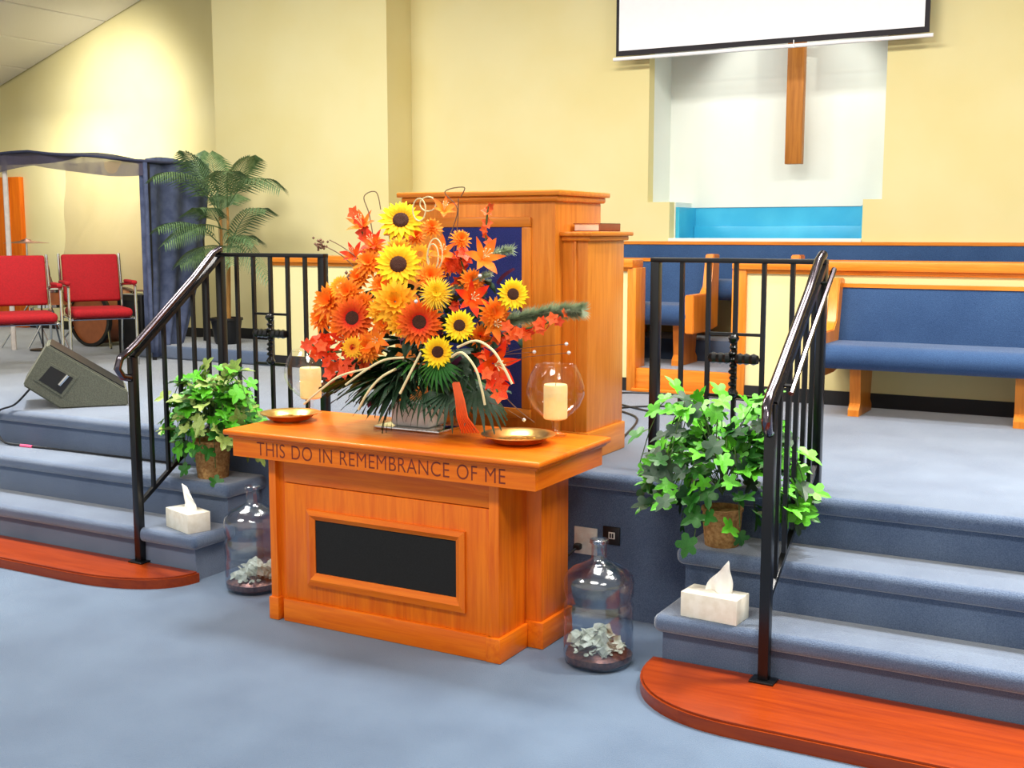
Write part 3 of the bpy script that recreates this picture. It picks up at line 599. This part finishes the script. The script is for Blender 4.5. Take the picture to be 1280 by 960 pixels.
spike([(460, 450, 4.02), (430, 462, 3.99), (412, 470, 3.98)], 16, .025, 10, [flo_r, flo_r, flo_c])
spike([(600, 430, 4.05), (640, 415, 4.03), (670, 408, 4.02), (702, 398, 4.02)], 22, .011, 8, [flo_c, flo_c, flo_r])
spike([(570, 380, 4.1), (580, 340, 4.06), (575, 320, 4.06)], 18, .03, 10, [flo_r])
spike([(610, 330, 4.1), (607, 290, 4.1), (610, 258, 4.1)], 8, .006, 7, [flo_c])
spike([(480, 350, 4.1), (455, 300, 4.14), (447, 264, 4.14)], 9, .012, 9, [flo_c, flo_r])
spike([(600, 440, 4.0), (622, 490, 3.97)], 8, .02, 11, [flo_r, flo_c])
# feathery evergreen tails
def tail(pts, r, n):
    pts = [at(*q) for q in pts]; b = MB(); b.tube(pts, .005, 5)
    for k in range(n):
        u = random.random() * (len(pts) - 1); i = min(int(u), len(pts) - 2); p = pts[i].lerp(pts[i + 1], u - i); t_ = (pts[i + 1] - pts[i]).normalized()
        v = Vector((random.gauss(0, 1), random.gauss(0, 1), random.gauss(0, 1))); v = (v - t_ * v.dot(t_)).normalized(); q = p + (v + t_ * .7) * r * random.uniform(.7, 1.05); h = t_.cross(v) * .0026
        b.pyd([p - h, p + h, q], [[0, 1, 2]])
    b.obj('evergreen_tail', 'pine', F, 0)
tail([(600, 410, 4.08), (650, 398, 4.06), (695, 389, 4.05), (726, 388, 4.05)], .044, 3200)
tail([(560, 365, 4.08), (580, 355, 4.05), (612, 342, 4.04)], .022, 700)
tail([(600, 325, 4.12), (625, 315, 4.1), (640, 312, 4.1)], .03, 350)
# cream reeds, curls and twigs
for ar in ([(505, 447, 3.9), (480, 450, 3.86), (455, 464, 3.83), (432, 481, 3.82)], [(462, 460, 3.9), (425, 470, 3.86), (400, 488, 3.84), (380, 505, 3.84)], [(495, 461, 3.9), (476, 472, 3.85), (460, 490, 3.83), (448, 512, 3.83)], [(526, 441, 3.86), (514, 464, 3.82), (500, 492, 3.81)],
           [(565, 446, 3.88), (578, 441, 3.85), (594, 460, 3.83), (602, 486, 3.83), (606, 506, 3.84)], [(572, 434, 3.9), (595, 426, 3.86), (616, 438, 3.84), (630, 460, 3.84), (640, 480, 3.85)]):
    pts = catmull([at(*q) for q in ar]); MB().tube(pts, .005, 6).obj('cream_reed', 'cream', F)
for cx, cy, rx, ry, Y in ((541, 321, 7, 16, 4.0), (544, 318, 9, 20, 4.01), (524, 262, 8, 14, 4.12), (535, 255, 10, 9, 4.14)):
    MB().tube([at(cx + rx * math.cos(a * .25), cy + ry * math.sin(a * .25), Y) for a in range(26)], .003, 5).obj('curled_ribbon', 'cream', F)
for ar in ([(470, 320, 4.1), (462, 270, 4.14), (455, 246, 4.14), (470, 240, 4.14), (476, 262, 4.14)], [(560, 300, 4.15), (572, 262, 4.16), (556, 240, 4.16), (580, 234, 4.16), (576, 246, 4.16)], [(450, 340, 4.08), (425, 318, 4.1), (400, 305, 4.1)], [(455, 330, 4.08), (430, 310, 4.1), (412, 300, 4.1)], [(600, 460, 4.0), (640, 505, 4.0), (668, 528, 4.05)], [(560, 350, 4.1), (571, 290, 4.12), (573, 248, 4.12)]):
    MB().tube(catmull([at(*q) for q in ar]), .0022, 5).obj('twig', 'twig', F)
b = MB(); p0 = at(400, 306, 4.1)
for k in range(26):
    q = p0 + Vector((random.gauss(0, .015), random.gauss(0, .015), random.gauss(0, .018))); b.lathe([(0, -.007), (.007, 0), (0, .007)], 5, q)
b.obj('seed_head', 'twig', F)
b = MB(); p0 = at(440, 352, 4.04)
for k in range(30):
    q = p0 + Vector((random.gauss(0, .022), random.gauss(0, .015), random.gauss(0, .022))); b.lathe([(0, -.01), (.009, 0), (0, .01)], 5, q)
b.obj('pine_cone', 'twig', F)
for q in ((668, 440, 4.02), (708, 430, 4.02), (711, 441, 4.02), (655, 525, 4.05), (600, 345, 3.95), (520, 377, 3.85)):
    MB().lathe([(0, -.008), (.006, -.004), (.008, 0), (.006, .005), (0, .008)], 8, at(*q)).obj('white_bud', 'vase', F)
for p_ in (((600, 455), (668, 440)), ((600, 450), (708, 430)), ((610, 460), (711, 441)), ((600, 500), (655, 525))):
    MB().tube([at(*p_[0], 4.02), (at(*p_[0], 4.02) + at(*p_[1], 4.02)) / 2 + Vector((0, 0, .015)), at(*p_[1], 4.02)], .0012, 4).obj('fine_stem', 'twig', F)
b = MB()
for k in range(7): b.tube([at(566 + k * 1.2, 478, 3.9), at(570 + k * 1.6, 500, 3.88), at(572 + k * 2.0, 522, 3.88), at(578 + k * 3.4, 541, 3.92)], .0042, 5)
b.obj('raffia_ribbon', 'ribbon', F)
# foliage inside and below
for k in range(120):
    a = random.uniform(0, 2 * PI); h = random.uniform(.12, .62); rr = (.26 if h > .25 else .17) * math.sqrt(random.random()) * (1 - .35 * max(0, h - .4) / .3)
    p = FC + Vector((rr * math.cos(a) - .02, rr * .55 * math.sin(a) + .01, h)); d = Vector((math.cos(a) + random.gauss(0, .4), math.sin(a) * .8 + random.gauss(0, .4) - .3, random.gauss(.1, .5)))
    m4 = Matrix.Translation(p - FC) @ d.to_track_quat('X', 'Z').to_matrix().to_4x4() @ Matrix.Scale(random.uniform(.09, .16), 4)
    mo('leaf', leafp if k % 6 == 0 else leafm, F, m4)
for k in range(22):
    a = -PI / 2 + R(-165 + 330 * k / 21); h = random.uniform(.16, .25) if abs(a + 1.0) > .55 else random.uniform(.24, .30); d = Vector((math.cos(a), math.sin(a) * .75, random.uniform(-.05, .3)))
    p = FC + Vector((.05 * math.cos(a), .05 * math.sin(a), h)); s_ = random.uniform(.19, .30) if abs(a + 1.0) > .55 else .19
    m4 = Matrix.Translation(p - FC + d * .05) @ d.to_track_quat('X', 'Z').to_matrix().to_4x4() @ Matrix.Rotation(random.uniform(-.7, .7), 4, 'X') @ Matrix.Scale(s_, 4)
    mo('fan_frond', fanb if k % 5 == 2 else fanm, F, m4)
mo('fan_frond', fanb, F, Matrix.Translation(at(548, 452, 3.89) - FC) @ Vector((.1, -.5, -.9)).to_track_quat('X', 'Z').to_matrix().to_4x4() @ Matrix.Scale(.13, 4))

for px, py, Y, d, sc in ((505, 492, 3.98, (-.5, -.6, -.55), .17), (532, 488, 3.96, (.1, -.8, -.6), .15), (560, 490, 3.98, (.5, -.5, -.6), .16), (590, 486, 4.02, (.8, -.3, -.4), .2)):
    mo('fan_frond', fanm, F, Matrix.Translation(at(px, py, Y) - FC) @ Vector(d).to_track_quat('X', 'Z').to_matrix().to_4x4() @ Matrix.Scale(sc, 4))
for k in range(34):
    p = at(random.uniform(560, 640), random.uniform(340, 480), random.uniform(4.06, 4.2)); d = Vector((random.gauss(.5, .5), random.gauss(-.4, .3), random.gauss(0, .5)))
    mo('leaf', leafp if k % 7 == 0 else leafm, F, Matrix.Translation(p - FC) @ d.to_track_quat('X', 'Z').to_matrix().to_4x4() @ Matrix.Scale(random.uniform(.09, .14), 4))
for px, py, r, Y in ((576, 300, 15, 4.12), (600, 420, 16, 4.05), (425, 412, 18, 4.04), (480, 405, 16, 3.96), (455, 378, 16, 4.0)): flower('orange_dahlia', mum_o, px, py, r, Y, None, px)

# ------------------------------------------------------------------ jugs, tissue boxes, sockets, cords
def jug(x, y, label, l2, seed):
    t = thing('water_jug', label, 'jug', (x, y, 0), 'large clear water jugs')
    MB().lathe([(0, .003), (.11, .0), (.128, .012), (.134, .04), (.134, .15), (.130, .165), (.134, .18), (.134, .235), (.126, .25), (.126, .262), (.134, .278), (.135, .33), (.128, .352), (.1, .378), (.06, .398), (.034, .41), (.029, .42), (.029, .475), (.033, .478), (.033, .488), (.027, .49)], 44, (x, y, 0)).obj('bottle', 'jug', t, 60)
    MB().lathe([(.0335, .474), (.0365, .478), (.0365, .49), (.0335, .492)], 28, (x, y, 0)).obj('neck_ring', 'jug', t)
    rr = random.Random(seed)
    g = tag(MB().lathe([(0, .006), (.108, .006), (.125, .02), (.128, .045), (.10, .062), (.05, .075), (0, .08)], 28, (x, y, 0), lambda a, z: 1 + .04 * math.sin(5 * a)).obj('loose_change', 'coin', None, 30), l2, 'money', None, 'stuff')
    b = MB()
    for k in range(38):
        a = rr.uniform(0, 6.28); q = .092 * math.sqrt(rr.random()); m4 = Matrix.Translation((x + q * math.cos(a), y + q * math.sin(a), .07 + rr.uniform(0, .045))) @ Euler((rr.gauss(0, .5), rr.gauss(0, .5), rr.uniform(0, 6))).to_matrix().to_4x4()
        t2 = MB().grid(lambda u, v: ((u - .5) * .07, (v - .5) * .035, .012 * math.sin(u * 5 + k)), 4, 1); t2.xf(m4); b.merge(t2.b)
    for k in range(60):
        a = rr.uniform(0, 6.28); q = .11 * math.sqrt(rr.random()); z_ = .066 - .25 * max(0, q - .05)
        t2 = MB().lathe([(0, 0), (.010, 0), (.010, .002), (0, .002)], 8); t2.xf(Matrix.Translation((x + q * math.cos(a), y + q * math.sin(a), z_ + .012)) @ Euler((rr.gauss(0, .4), rr.gauss(0, .4), 0)).to_matrix().to_4x4()); b.merge(t2.b)
    o = b.obj('banknotes', 'bill', g, 0)
jug(-1.845, 4.0, 'clear water jug of money right of the oak table', 'coins and folded banknotes in the jug right of the table', 3)
jug(-3.65, 4.09, 'clear water jug of money left of the oak table', 'coins and banknotes in the jug left of the table', 4)
def tissue(x, y, z, rot, label, seed):
    t = thing('tissue_box', label, 'tissue box', (0, 0, 0), 'white tissue boxes on the steps')
    MB().box(-.112, .112, -.06, .06, 0, .095, .003).obj('carton', 'boxwhite', t)
    MB().lathe([(0, .0945), (.05, .0945), (.05, .0965), (0, .0965)], 24, (0, 0, 0), lambda a, zz: 1.0 / max(.5, math.sqrt((math.cos(a) / 1.4) ** 2 + (math.sin(a) / .6) ** 2))).obj('slot', 'page', t)
    rr = random.Random(seed); l = -1 if seed % 2 else 1
    MB().grid(lambda u, v: ((u - .5) * (.10 - .05 * v + .02 * math.sin(v * 4)) + l * .03 * v * v + .01, .018 * math.sin(u * 7 + v * 3) * (1 - .4 * v), .09 + .13 * v * (1 - .45 * abs(u - (.7 if l > 0 else .3)))), 10, 8).obj('tissue', 'paperwhite', t, 60, .001)
    t.location = (x, y, z); t.rotation_euler = (0, 0, rot)
tissue(-1.415, 4.10, .225, R(-4), 'white tissue box on the lowest step of the right stairs', 2)
tissue(-4.10, 4.13, .225, R(-18), 'white tissue box on the lowest step of the left stairs', 5)
o = thing('power_outlet', 'white double socket plate on the stage front', 'outlet', (-2.152, 4.525, .30))
MB().box(-2.207, -2.097, 4.522, 4.53, .262, .382, .003).obj('plate', 'plate', o)
for x in (-2.18, -2.124):
    for z in (.30, .345): MB().box(x - .016, x + .016, 4.519, 4.523, z - .014, z + .014, .003).obj('socket', 'plate', o)
pl = thing('plug_cord', 'black plug and cord hanging from the white socket', 'cord', (-2.18, 4.5, .3))
MB().box(-2.197, -2.163, 4.485, 4.519, .285, .312, .008).obj('plug', 'dark', pl)
MB().tube([(-2.18, 4.49, .295), (-2.21, 4.46, .26), (-2.235, 4.45, .2), (-2.25, 4.46, .1), (-2.27, 4.47, .012), (-2.35, 4.47, .008)], .005, 6).obj('cord', 'cord', pl)
o = thing('cable_outlet', 'small dark socket plate beside the white one', 'outlet', (-2.03, 4.525, .36))
MB().box(-2.07, -1.99, 4.522, 4.53, .32, .40, .003).obj('plate', 'dark', o)
MB().box(-2.042, -2.012, 4.519, 4.523, .347, .377, .002).obj('jack_frame', 'plate', o)
MB().box(-2.036, -2.029, 4.517, 4.5195, .352, .372).obj('jack', 'dark', o); MB().box(-2.025, -2.018, 4.517, 4.5195, .352, .372).obj('jack', 'dark', o)
o = thing('microphone_cable', 'black cable looping on the stage beside the pulpit', 'cable', (-2.2, 6.6, ST))
MB().tube(catmull([(-2.3, 5.2, ST + .006), (-2.5, 5.9, ST + .006), (-2.75, 6.2, ST + .006), (-2.55, 6.42, ST + .006), (-2.3, 6.35, ST + .006), (-2.45, 6.15, ST + .006), (-2.95, 6.5, ST + .006), (-3.0, 6.85, ST + .006), (-2.6, 6.93, ST + .006), (-2.2, 6.9, ST + .006)]), .006, 6).obj('cable', 'cord', o)

# ------------------------------------------------------------------ ivy in wicker pots
def leaf_shape(mat):
    pts = []
    for k in range(20):
        th_ = 2 * PI * k / 20; q = .30 + .24 * abs(math.cos(2.5 * th_)) ** .8 + (.1 if k == 0 else 0); pts.append((.42 + q * math.cos(th_), q * math.sin(th_) * .95))
    vs = [Vector((x, y, -.22 * x * x + .25 * abs(y))) for x, y in pts] + [Vector((.42, 0, -.04))]
    return MB().pyd(vs, [[20, i, (i + 1) % 20] for i in range(20)]).data('leaf', mat, 0, False)
LM = [leaf_shape(m) for m in ('leafA', 'leafB', 'leafC', 'leafD')]
def ivy(label, x, y, z, pr, ph, rad, mats, seed, trail, lean=(0, 0)):
    t = thing('ivy_plant', label, 'plant', (x, y, z), 'leafy plants in wicker pots'); rr = random.Random(seed)
    MB().lathe([(0, 0), (pr * .85, 0), (pr * .92, ph * .3), (pr, ph * .9), (pr * 1.06, ph * .93), (pr * 1.06, ph), (pr * .93, ph), (pr * .9, ph * .9), (0, ph * .88)], 28, (x, y, z)).obj('pot', 'wicker', t)
    b = MB(); L = []
    for k in range(trail[0]):
        a = 2 * PI * k / trail[0] * 1.618 * 3; ro = rad * rr.uniform(.55, 1.0); up = rr.uniform(.16, .40) * rad / .28; dr = rr.choice((.02, .05, .12, .22)) * trail[1]
        e = Vector((math.cos(a) * ro * 1.15 + lean[0], math.sin(a) * ro * .62 + lean[1], 0)); pts = []
        for i in range(8):
            u = i / 7; p = Vector((x, y, z + ph)) + e * u ** .85 + Vector((0, 0, up * math.sin(PI * min(1, u * .75 + .08)) - dr * u ** 2.5)); p.z = max(p.z, z + .03 if p.y > 4.27 else .06)
            p.y = min(p.y, 4.62); pts.append(p)
        b.tube(pts, .0022, 4); L += [(pts[i], pts[min(i + 1, 7)] - pts[max(i - 1, 0)], i) for i in range(2, 8)]
    b.obj('stems', 'stem', t)
    for k in range(trail[2]):
        a = rr.uniform(0, 2 * PI); e = rr.uniform(-.15, 1); q = math.sqrt(1 - min(1, e * e)) * rad * .85
        L.append((Vector((x + q * math.cos(a) * 1.1 + lean[0] * .6, y + q * .62 * math.sin(a) + lean[1] * .6, z + ph + rad * .12 + e * rad * .8)), Vector((math.cos(a), math.sin(a), .3)), 4))
    for k, (p, d, i) in enumerate(L):
        o_ = (p - Vector((x, y, z + ph))).normalized(); d = (d.normalized() * .5 + o_ * .5 + Vector((rr.gauss(0, .45), rr.gauss(0, .45), rr.gauss(-.25, .35)))).normalized()
        up_ = (o_ + (CAM - p).normalized() * .6 + Vector((rr.gauss(0, .35), rr.gauss(0, .35), .5)))
        xa = d; za = (up_ - xa * up_.dot(xa)).normalized(); ya = za.cross(xa); s_ = rr.uniform(.06, .10)
        m3 = Matrix((xa, ya, za)).transposed().to_4x4() @ Matrix.Scale(s_, 4); m3.translation = p - Vector((x, y, z)) + Vector((rr.gauss(0, .012), rr.gauss(0, .012), rr.gauss(0, .012)))
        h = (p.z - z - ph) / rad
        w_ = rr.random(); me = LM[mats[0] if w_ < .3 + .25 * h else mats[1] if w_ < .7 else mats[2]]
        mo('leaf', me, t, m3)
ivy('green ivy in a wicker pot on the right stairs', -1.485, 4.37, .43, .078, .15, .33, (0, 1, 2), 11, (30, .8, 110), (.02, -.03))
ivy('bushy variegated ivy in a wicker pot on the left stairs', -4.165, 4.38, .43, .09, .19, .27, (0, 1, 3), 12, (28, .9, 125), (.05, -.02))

# ------------------------------------------------------------------ potted palm
px_, py_ = -6.76, 7.32; pz = .745
t = thing('potted_palm', 'tall potted palm beside the drum enclosure', 'plant', (px_, py_, pz))
MB().lathe([(0, 0), (.09, 0), (.10, .02), (.125, .19), (.135, .195), (.135, .215), (.12, .215), (.115, .19), (0, .185)], 28, (px_, py_, pz)).obj('pot', 'pot', t)
MB().lathe([(0, .188), (.11, .187), (.10, .2), (0, .215)], 20, (px_, py_, pz)).obj('soil', 'soil', t)
crown = []
for dx, dy, h in ((-.03, .0, .85), (.03, .02, .92), (.0, -.03, .75), (.05, -.02, .55), (-.05, .03, .6)):
    MB().tube([(px_ + dx * .6, py_ + dy * .6, pz + .19), (px_ + dx * .9, py_ + dy, pz + .19 + h * .5), (px_ + dx, py_ + dy, pz + .19 + h)], [.016, .013, .010], 7).obj('stem', 'palmstem', t); crown.append(Vector((px_ + dx, py_ + dy, pz + .19 + h)))
def frond(base, tip, lift, wid, n=15):
    b = MB(); base, tip = Vector(base), Vector(tip); mid = (base + tip) / 2 + Vector((0, 0, lift)); ax = []
    for i in range(n + 1):
        u = i / n; ax.append(base * (1 - u) ** 2 + mid * 2 * u * (1 - u) + tip * u * u)
    b.tube(ax, [.006 * (1 - .8 * i / n) for i in range(n + 1)], 5)
    for i in range(3, n + 1):
        t_ = (ax[i] - ax[i - 1]).normalized(); side = t_.cross(Vector((0, 0, 1))); side = side.normalized() if side.length > .1 else Vector((0, 1, 0)); L = wid * math.sin(PI * (i / (n + 1.0)) ** .8) + .05
        for s_ in (-1, 1):
            for h_ in (0, .5):
                p = ax[i] - (ax[i] - ax[i - 1]) * h_; d = (side * s_ * .8 + t_ * .75 + Vector((0, 0, -.15))).normalized(); m_ = p + d * L * .5; e = p + d * L + Vector((0, 0, -L * .35)); hw = t_ * .0085
                b.pyd([p - hw * .4, p + hw * .4, m_ + hw, e, m_ - hw], [[0, 1, 2, 4], [4, 2, 3]])
    b.obj('frond', 'palm', t, 0)
YP = 7.3
for i, (ci, tp, Yt, lf, wd) in enumerate(((1, (350, 236), 7.2, .30, .20), (1, (312, 196), 7.35, .12, .24), (0, (262, 192), 7.4, .12, .24), (0, (232, 190), 6.95, .15, .2), (0, (192, 222), 6.62, .32, .2), (4, (198, 285), 6.64, .22, .2), (2, (206, 305), 6.66, .16, .18), (3, (332, 262), 7.2, .26, .2), (3, (318, 304), 7.1, .2, .17),
        (2, (335, 350), 7.05, .18, .16), (1, (285, 215), 7.0, .2, .22), (2, (250, 260), 6.9, .12, .22), (4, (225, 330), 6.85, .12, .18), (0, (285, 245), 7.5, .1, .2), (3, (290, 330), 7.0, .2, .16))):
    frond(crown[ci], at(tp[0], tp[1], Yt), lf, wd)

# ------------------------------------------------------------------ stage monitor
D = Vector((-5.596, 4.654, ST)); uu = Vector((.6545, .756, 0)); nn = Vector((-.756, .6545, 0))
t = thing('stage_monitor', 'grey wedge stage monitor loudspeaker lying on the stage', 'speaker', (-5.55, 4.85, ST))
poly = [(0, .0), (.375, .0), (.378, .088), (-.054, .375), (-.196, .145)]
def wedge(poly, d0, d1):
    A = [D + uu * a + nn * d0 + Vector((0, 0, h)) for a, h in poly]; B = [D + uu * a + nn * d1 + Vector((0, 0, h)) for a, h in poly]; n = len(poly)
    return MB().pyd(A + B, [list(range(n)), list(range(n, 2 * n))[::-1]] + [[i, (i + 1) % n, n + (i + 1) % n, n + i] for i in range(n)])
b = wedge(poly, 0, .45); bmesh.ops.recalc_face_normals(b.b, faces=b.b.faces[:]); bmesh.ops.bevel(b.b, geom=b.b.edges[:], offset=.008, segments=2, affect='EDGES'); b.obj('cabinet', 'spk', t)
hp = [(.014, .065), (.102, .179), (-.046, .273), (-.132, .174)]
def ringp(p, k):
    cx = sum(a for a, _ in p) / 4; cy = sum(h for _, h in p) / 4; return [(cx + (a - cx) * k, cy + (h - cy) * k) for a, h in p]
wedge(hp, -.006, .001).obj('handle_plate', 'spk', t, 0)
wedge(ringp(hp, .8), -.0085, -.005).obj('handle_recess', 'dark', t, 0)
hg = [D + uu * .0 + nn * -.012 + Vector((0, 0, .14)), D + uu * .05 + nn * -.012 + Vector((0, 0, .195))]
MB().tube(hg, .012, 8).obj('handle', 'chrome', t)
gp = [(.36, .102), (.362, .108), (-.038, .374), (-.042, .368)]
wedge(gp, .02, .43).obj('grille', 'dark', t, 0)
o = thing('speaker_cable', 'thin black cable trailing from the stage monitor down the steps', 'cable', (-6.0, 4.5, ST))
cp = [(-5.70, 4.53, ST + .12), (-5.80, 4.505, ST + .03), (-5.90, 4.475, ST - .01), (-5.93, 4.468, .55), (-5.86, 4.46, .45), (-5.70, 4.47, .437), (-5.4, 4.49, .437), (-5.0, 4.50, .437), (-4.6, 4.51, .437), (-4.45, 4.51, .437)]
MB().tube(catmull(cp), .006, 6).obj('cable', 'cord', o)
MB().tube([(-5.72, 4.468, .437), (-5.63, 4.473, .437)], .009, 8).obj('pink_tape', 'pink', o)

# ------------------------------------------------------------------ red chairs
def chair(label, cx, cy, rz):
    t = thing('stacking_chair', label, 'chair', (0, 0, 0), 'red upholstered chairs beside the drums'); W = .23
    MB().box(-.22, .22, -.25, .20, .37, .44, .03, 3).obj('seat', 'redfab', t)
    b = MB().box(-.215, .215, -.022, .022, -.19, .19, .02, 3); b.xf(Matrix.Translation((0, .25, .66)) @ Matrix.Rotation(R(-12), 4, 'X')); b.obj('backrest', 'redfab', t)
    for s in (-1, 1):
        x = s * W
        MB().tube([(x, .30, .0), (x, .23, .40), (x, .235, .5), (x, .305, .85)], .011, 8).obj('rear_leg', 'chrome', t)
        MB().tube([(x + s * .015, -.24, 0), (x + s * .015, -.235, .40), (x + s * .015, -.23, .60), (x + s * .015, -.19, .625), (x + s * .01, .20, .61), (x, .25, .60)], .011, 8).obj('front_leg', 'chrome', t)
        MB().box(x + s * .015 - .022, x + s * .015 + .022, -.21, .12, .62, .65, .012, 3).obj('armrest', 'redfab', t)
        MB().tube([(x, -.23, .36), (x, .23, .38)], .009, 6).obj('side_rail', 'chrome', t)
    MB().tube([(-W, -.2, .36), (W, -.2, .36)], .009, 6).obj('cross_rail', 'chrome', t)
    MB().tube([(-W, .2, .36), (W, .2, .36)], .009, 6).obj('cross_rail', 'chrome', t)
    t.location = (cx, cy, ST); t.rotation_euler = (0, 0, rz)
f1 = Vector((-7.12, 5.66)); f2 = Vector((-7.10, 6.35)); th = R(58); fd = Vector((math.sin(th), -math.cos(th)))
chair('red upholstered chair nearest the left edge of the photo', f1.x - fd.x * .25, f1.y - fd.y * .25, th)
chair('red upholstered armchair behind the stage monitor', f2.x - fd.x * .25, f2.y - fd.y * .25, th)

# ------------------------------------------------------------------ drum enclosure and what stands in it
t = thing('drum_enclosure', 'drum enclosure with dark canopy, clear sheet and blue-grey drape', 'enclosure', (-8.0, 7.1, ST))
YF, XR = 6.86, -7.11
MB().tube([(-8.80, YF, ST), (-8.80, YF, 2.27)], .022, 8).obj('pole', 'polewhite', t)
MB().tube([(XR, YF, ST), (XR, YF, 2.22)], .018, 8).obj('pole', 'dark', t)
MB().tube([(XR, 7.44, ST), (XR, 7.44, 2.22)], .018, 8).obj('pole', 'dark', t)
def roofz(x, y): return 2.24 + .09 * max(0, 1 - abs(x + 8.4) / .9) + .015 * math.sin(x * 5 + y * 3) - .02 * (x + 8) 
MB().grid(lambda u, v: (-9.8 + 2.73 * u, YF - .05 + .62 * v, roofz(-9.8 + 2.73 * u, YF + v)), 26, 10).obj('canopy', 'darkdrape', t, 60, .02)
MB().grid(lambda u, v: (-9.8 + 2.69 * u, YF - .03 + .01 * math.sin(u * 30), roofz(-9.8 + 2.69 * u, YF) - .01 - (.19 - .1 * u + .03 * math.sin(u * 9)) * v), 40, 4).obj('valance', 'valance', t, 60)
MB().grid(lambda u, v: (-8.05 - .12 * v + (.92 + .12 * v) * u, YF - .005 + .025 * math.sin(u * 7 + v * 3) + .012 * math.sin(v * 13 + u * 9), 2.22 - 1.04 * v), 24, 20).obj('clear_sheet', 'plastic', t, 60)
def dfn(u, v):
    y = YF - .03 + .62 * u; k = 1 - .5 * v ** 2.0
    return (XR + .0 + .03 * math.sin(u * 18) * (.4 + .6 * v) + .05 * u * (1 - v), YF - .02 + (.66 * u) * k, 2.23 - 1.57 * v + .02 * math.sin(u * 6) * (1 - v))
MB().grid(dfn, 40, 14).obj('drape', 'drape', t, 60, .006)
MB().grid(lambda u, v: (XR - .06 + .10 * u + .0, YF - .035 + .02 * math.sin(u * 6), 2.2 - 1.5 * v), 8, 10).obj('drape_edge', 'drape', t, 60, .006)
cy = thing('cymbal_stand', 'bronze cymbal on a thin stand inside the enclosure', 'cymbal', (-8.72, 7.1, ST))
cc = at(33, 302, 7.1)
MB().lathe([(0, .022), (.03, .02), (.05, .008), (.19, -.012), (.19, -.014), (.05, .004), (0, .014)], 36, cc).obj('cymbal', 'bronze', cy)
MB().tube([(cc.x, cc.y, ST + .3), (cc.x, cc.y, cc.z + .03)], .009, 6).obj('stand', 'chrome', cy)
for k in range(3): MB().tube([(cc.x, cc.y, ST + .4), (cc.x + .25 * math.cos(k * 2.1), cc.y + .25 * math.sin(k * 2.1), ST + .01)], .008, 6).obj('leg', 'chrome', cy)
sn = thing('snare_drum', 'brown snare drum on a stand between the red chairs', 'drum', (-8.25, 6.9, ST)); c0 = at(63, 372, 7.15); c0.y = 7.15
MB().lathe([(0, -.07), (.17, -.07), (.17, .07), (0, .07)], 32, c0).obj('shell', 'snare', sn)
for z in (-.07, .065): MB().lathe([(.165, z - .012), (.178, z - .012), (.178, z + .014), (.165, z + .014)], 32, c0).obj('hoop', 'chrome', sn)
MB().lathe([(0, .072), (.165, .072), (.165, .074), (0, .074)], 32, c0).obj('drum_head', 'drumhead', sn)
for k in range(3): MB().tube([(c0.x, c0.y, c0.z - .08), (c0.x + .2 * math.cos(k * 2.1), c0.y + .2 * math.sin(k * 2.1), ST + .01)], .009, 6).obj('leg', 'chrome', sn)
bd = thing('bass_drum', 'bass drum standing behind the red chairs', 'drum', (-8.45, 7.6, ST)); b = MB().lathe([(0, -.2), (.24, -.2), (.24, .2), (0, .2)], 36); b.xf(Matrix.Translation((-8.45, 7.6, ST + .26)) @ Matrix.Rotation(R(90), 4, 'X')); b.obj('shell', 'snare', bd)
for yy in (-.2, .2):
    b = MB().lathe([(.23, -.02), (.26, -.02), (.26, .02), (.23, .02)], 36); b.xf(Matrix.Translation((-8.45, 7.6 + yy, ST + .26)) @ Matrix.Rotation(R(90), 4, 'X')); b.obj('hoop', 'dark', bd)
for s in (-1, 1): MB().tube([(-8.45 + s * .2, 7.42, ST + .2), (-8.45 + s * .34, 7.32, ST + .005)], .01, 6).obj('spur', 'chrome', bd)
mc = thing('gooseneck_microphone', 'gooseneck microphone arching between the two red chairs', 'microphone', (-8.5, 7.0, ST)); m0 = at(52, 392, 6.95)
MB().tube(catmull([(m0.x, m0.y, ST + .02), m0, at(53, 345, 6.95), at(54, 331, 6.95), at(58, 328, 6.95), at(61, 337, 6.95), at(62, 346, 6.95)]), .007, 6).obj('gooseneck', 'dark', mc)
MB().tube([at(62, 346, 6.95), at(63.5, 355, 6.95)], [.012, .02], 8).obj('capsule', 'twig', mc)
MB().lathe([(0, 0), (.11, 0), (.11, .012), (.02, .02), (0, .02)], 24, (m0.x, m0.y, ST)).obj('base', 'dark', mc)
am = thing('amplifier', 'black amplifier beside the right red chair', 'amplifier', (-7.49, 7.07, ST))
MB().box(-7.63, -7.34, 6.96, 7.18, ST, 1.15, .02, 3).obj('cabinet', 'dark', am)
MB().box(-7.605, -7.365, 6.948, 6.961, ST + .05, 1.1, .004).obj('grille', 'blackcloth', am)
MB().tube([(-7.55, 7.07, 1.15), (-7.53, 7.07, 1.175), (-7.43, 7.07, 1.175), (-7.41, 7.07, 1.15)], .01, 6).obj('handle', 'chrome', am)
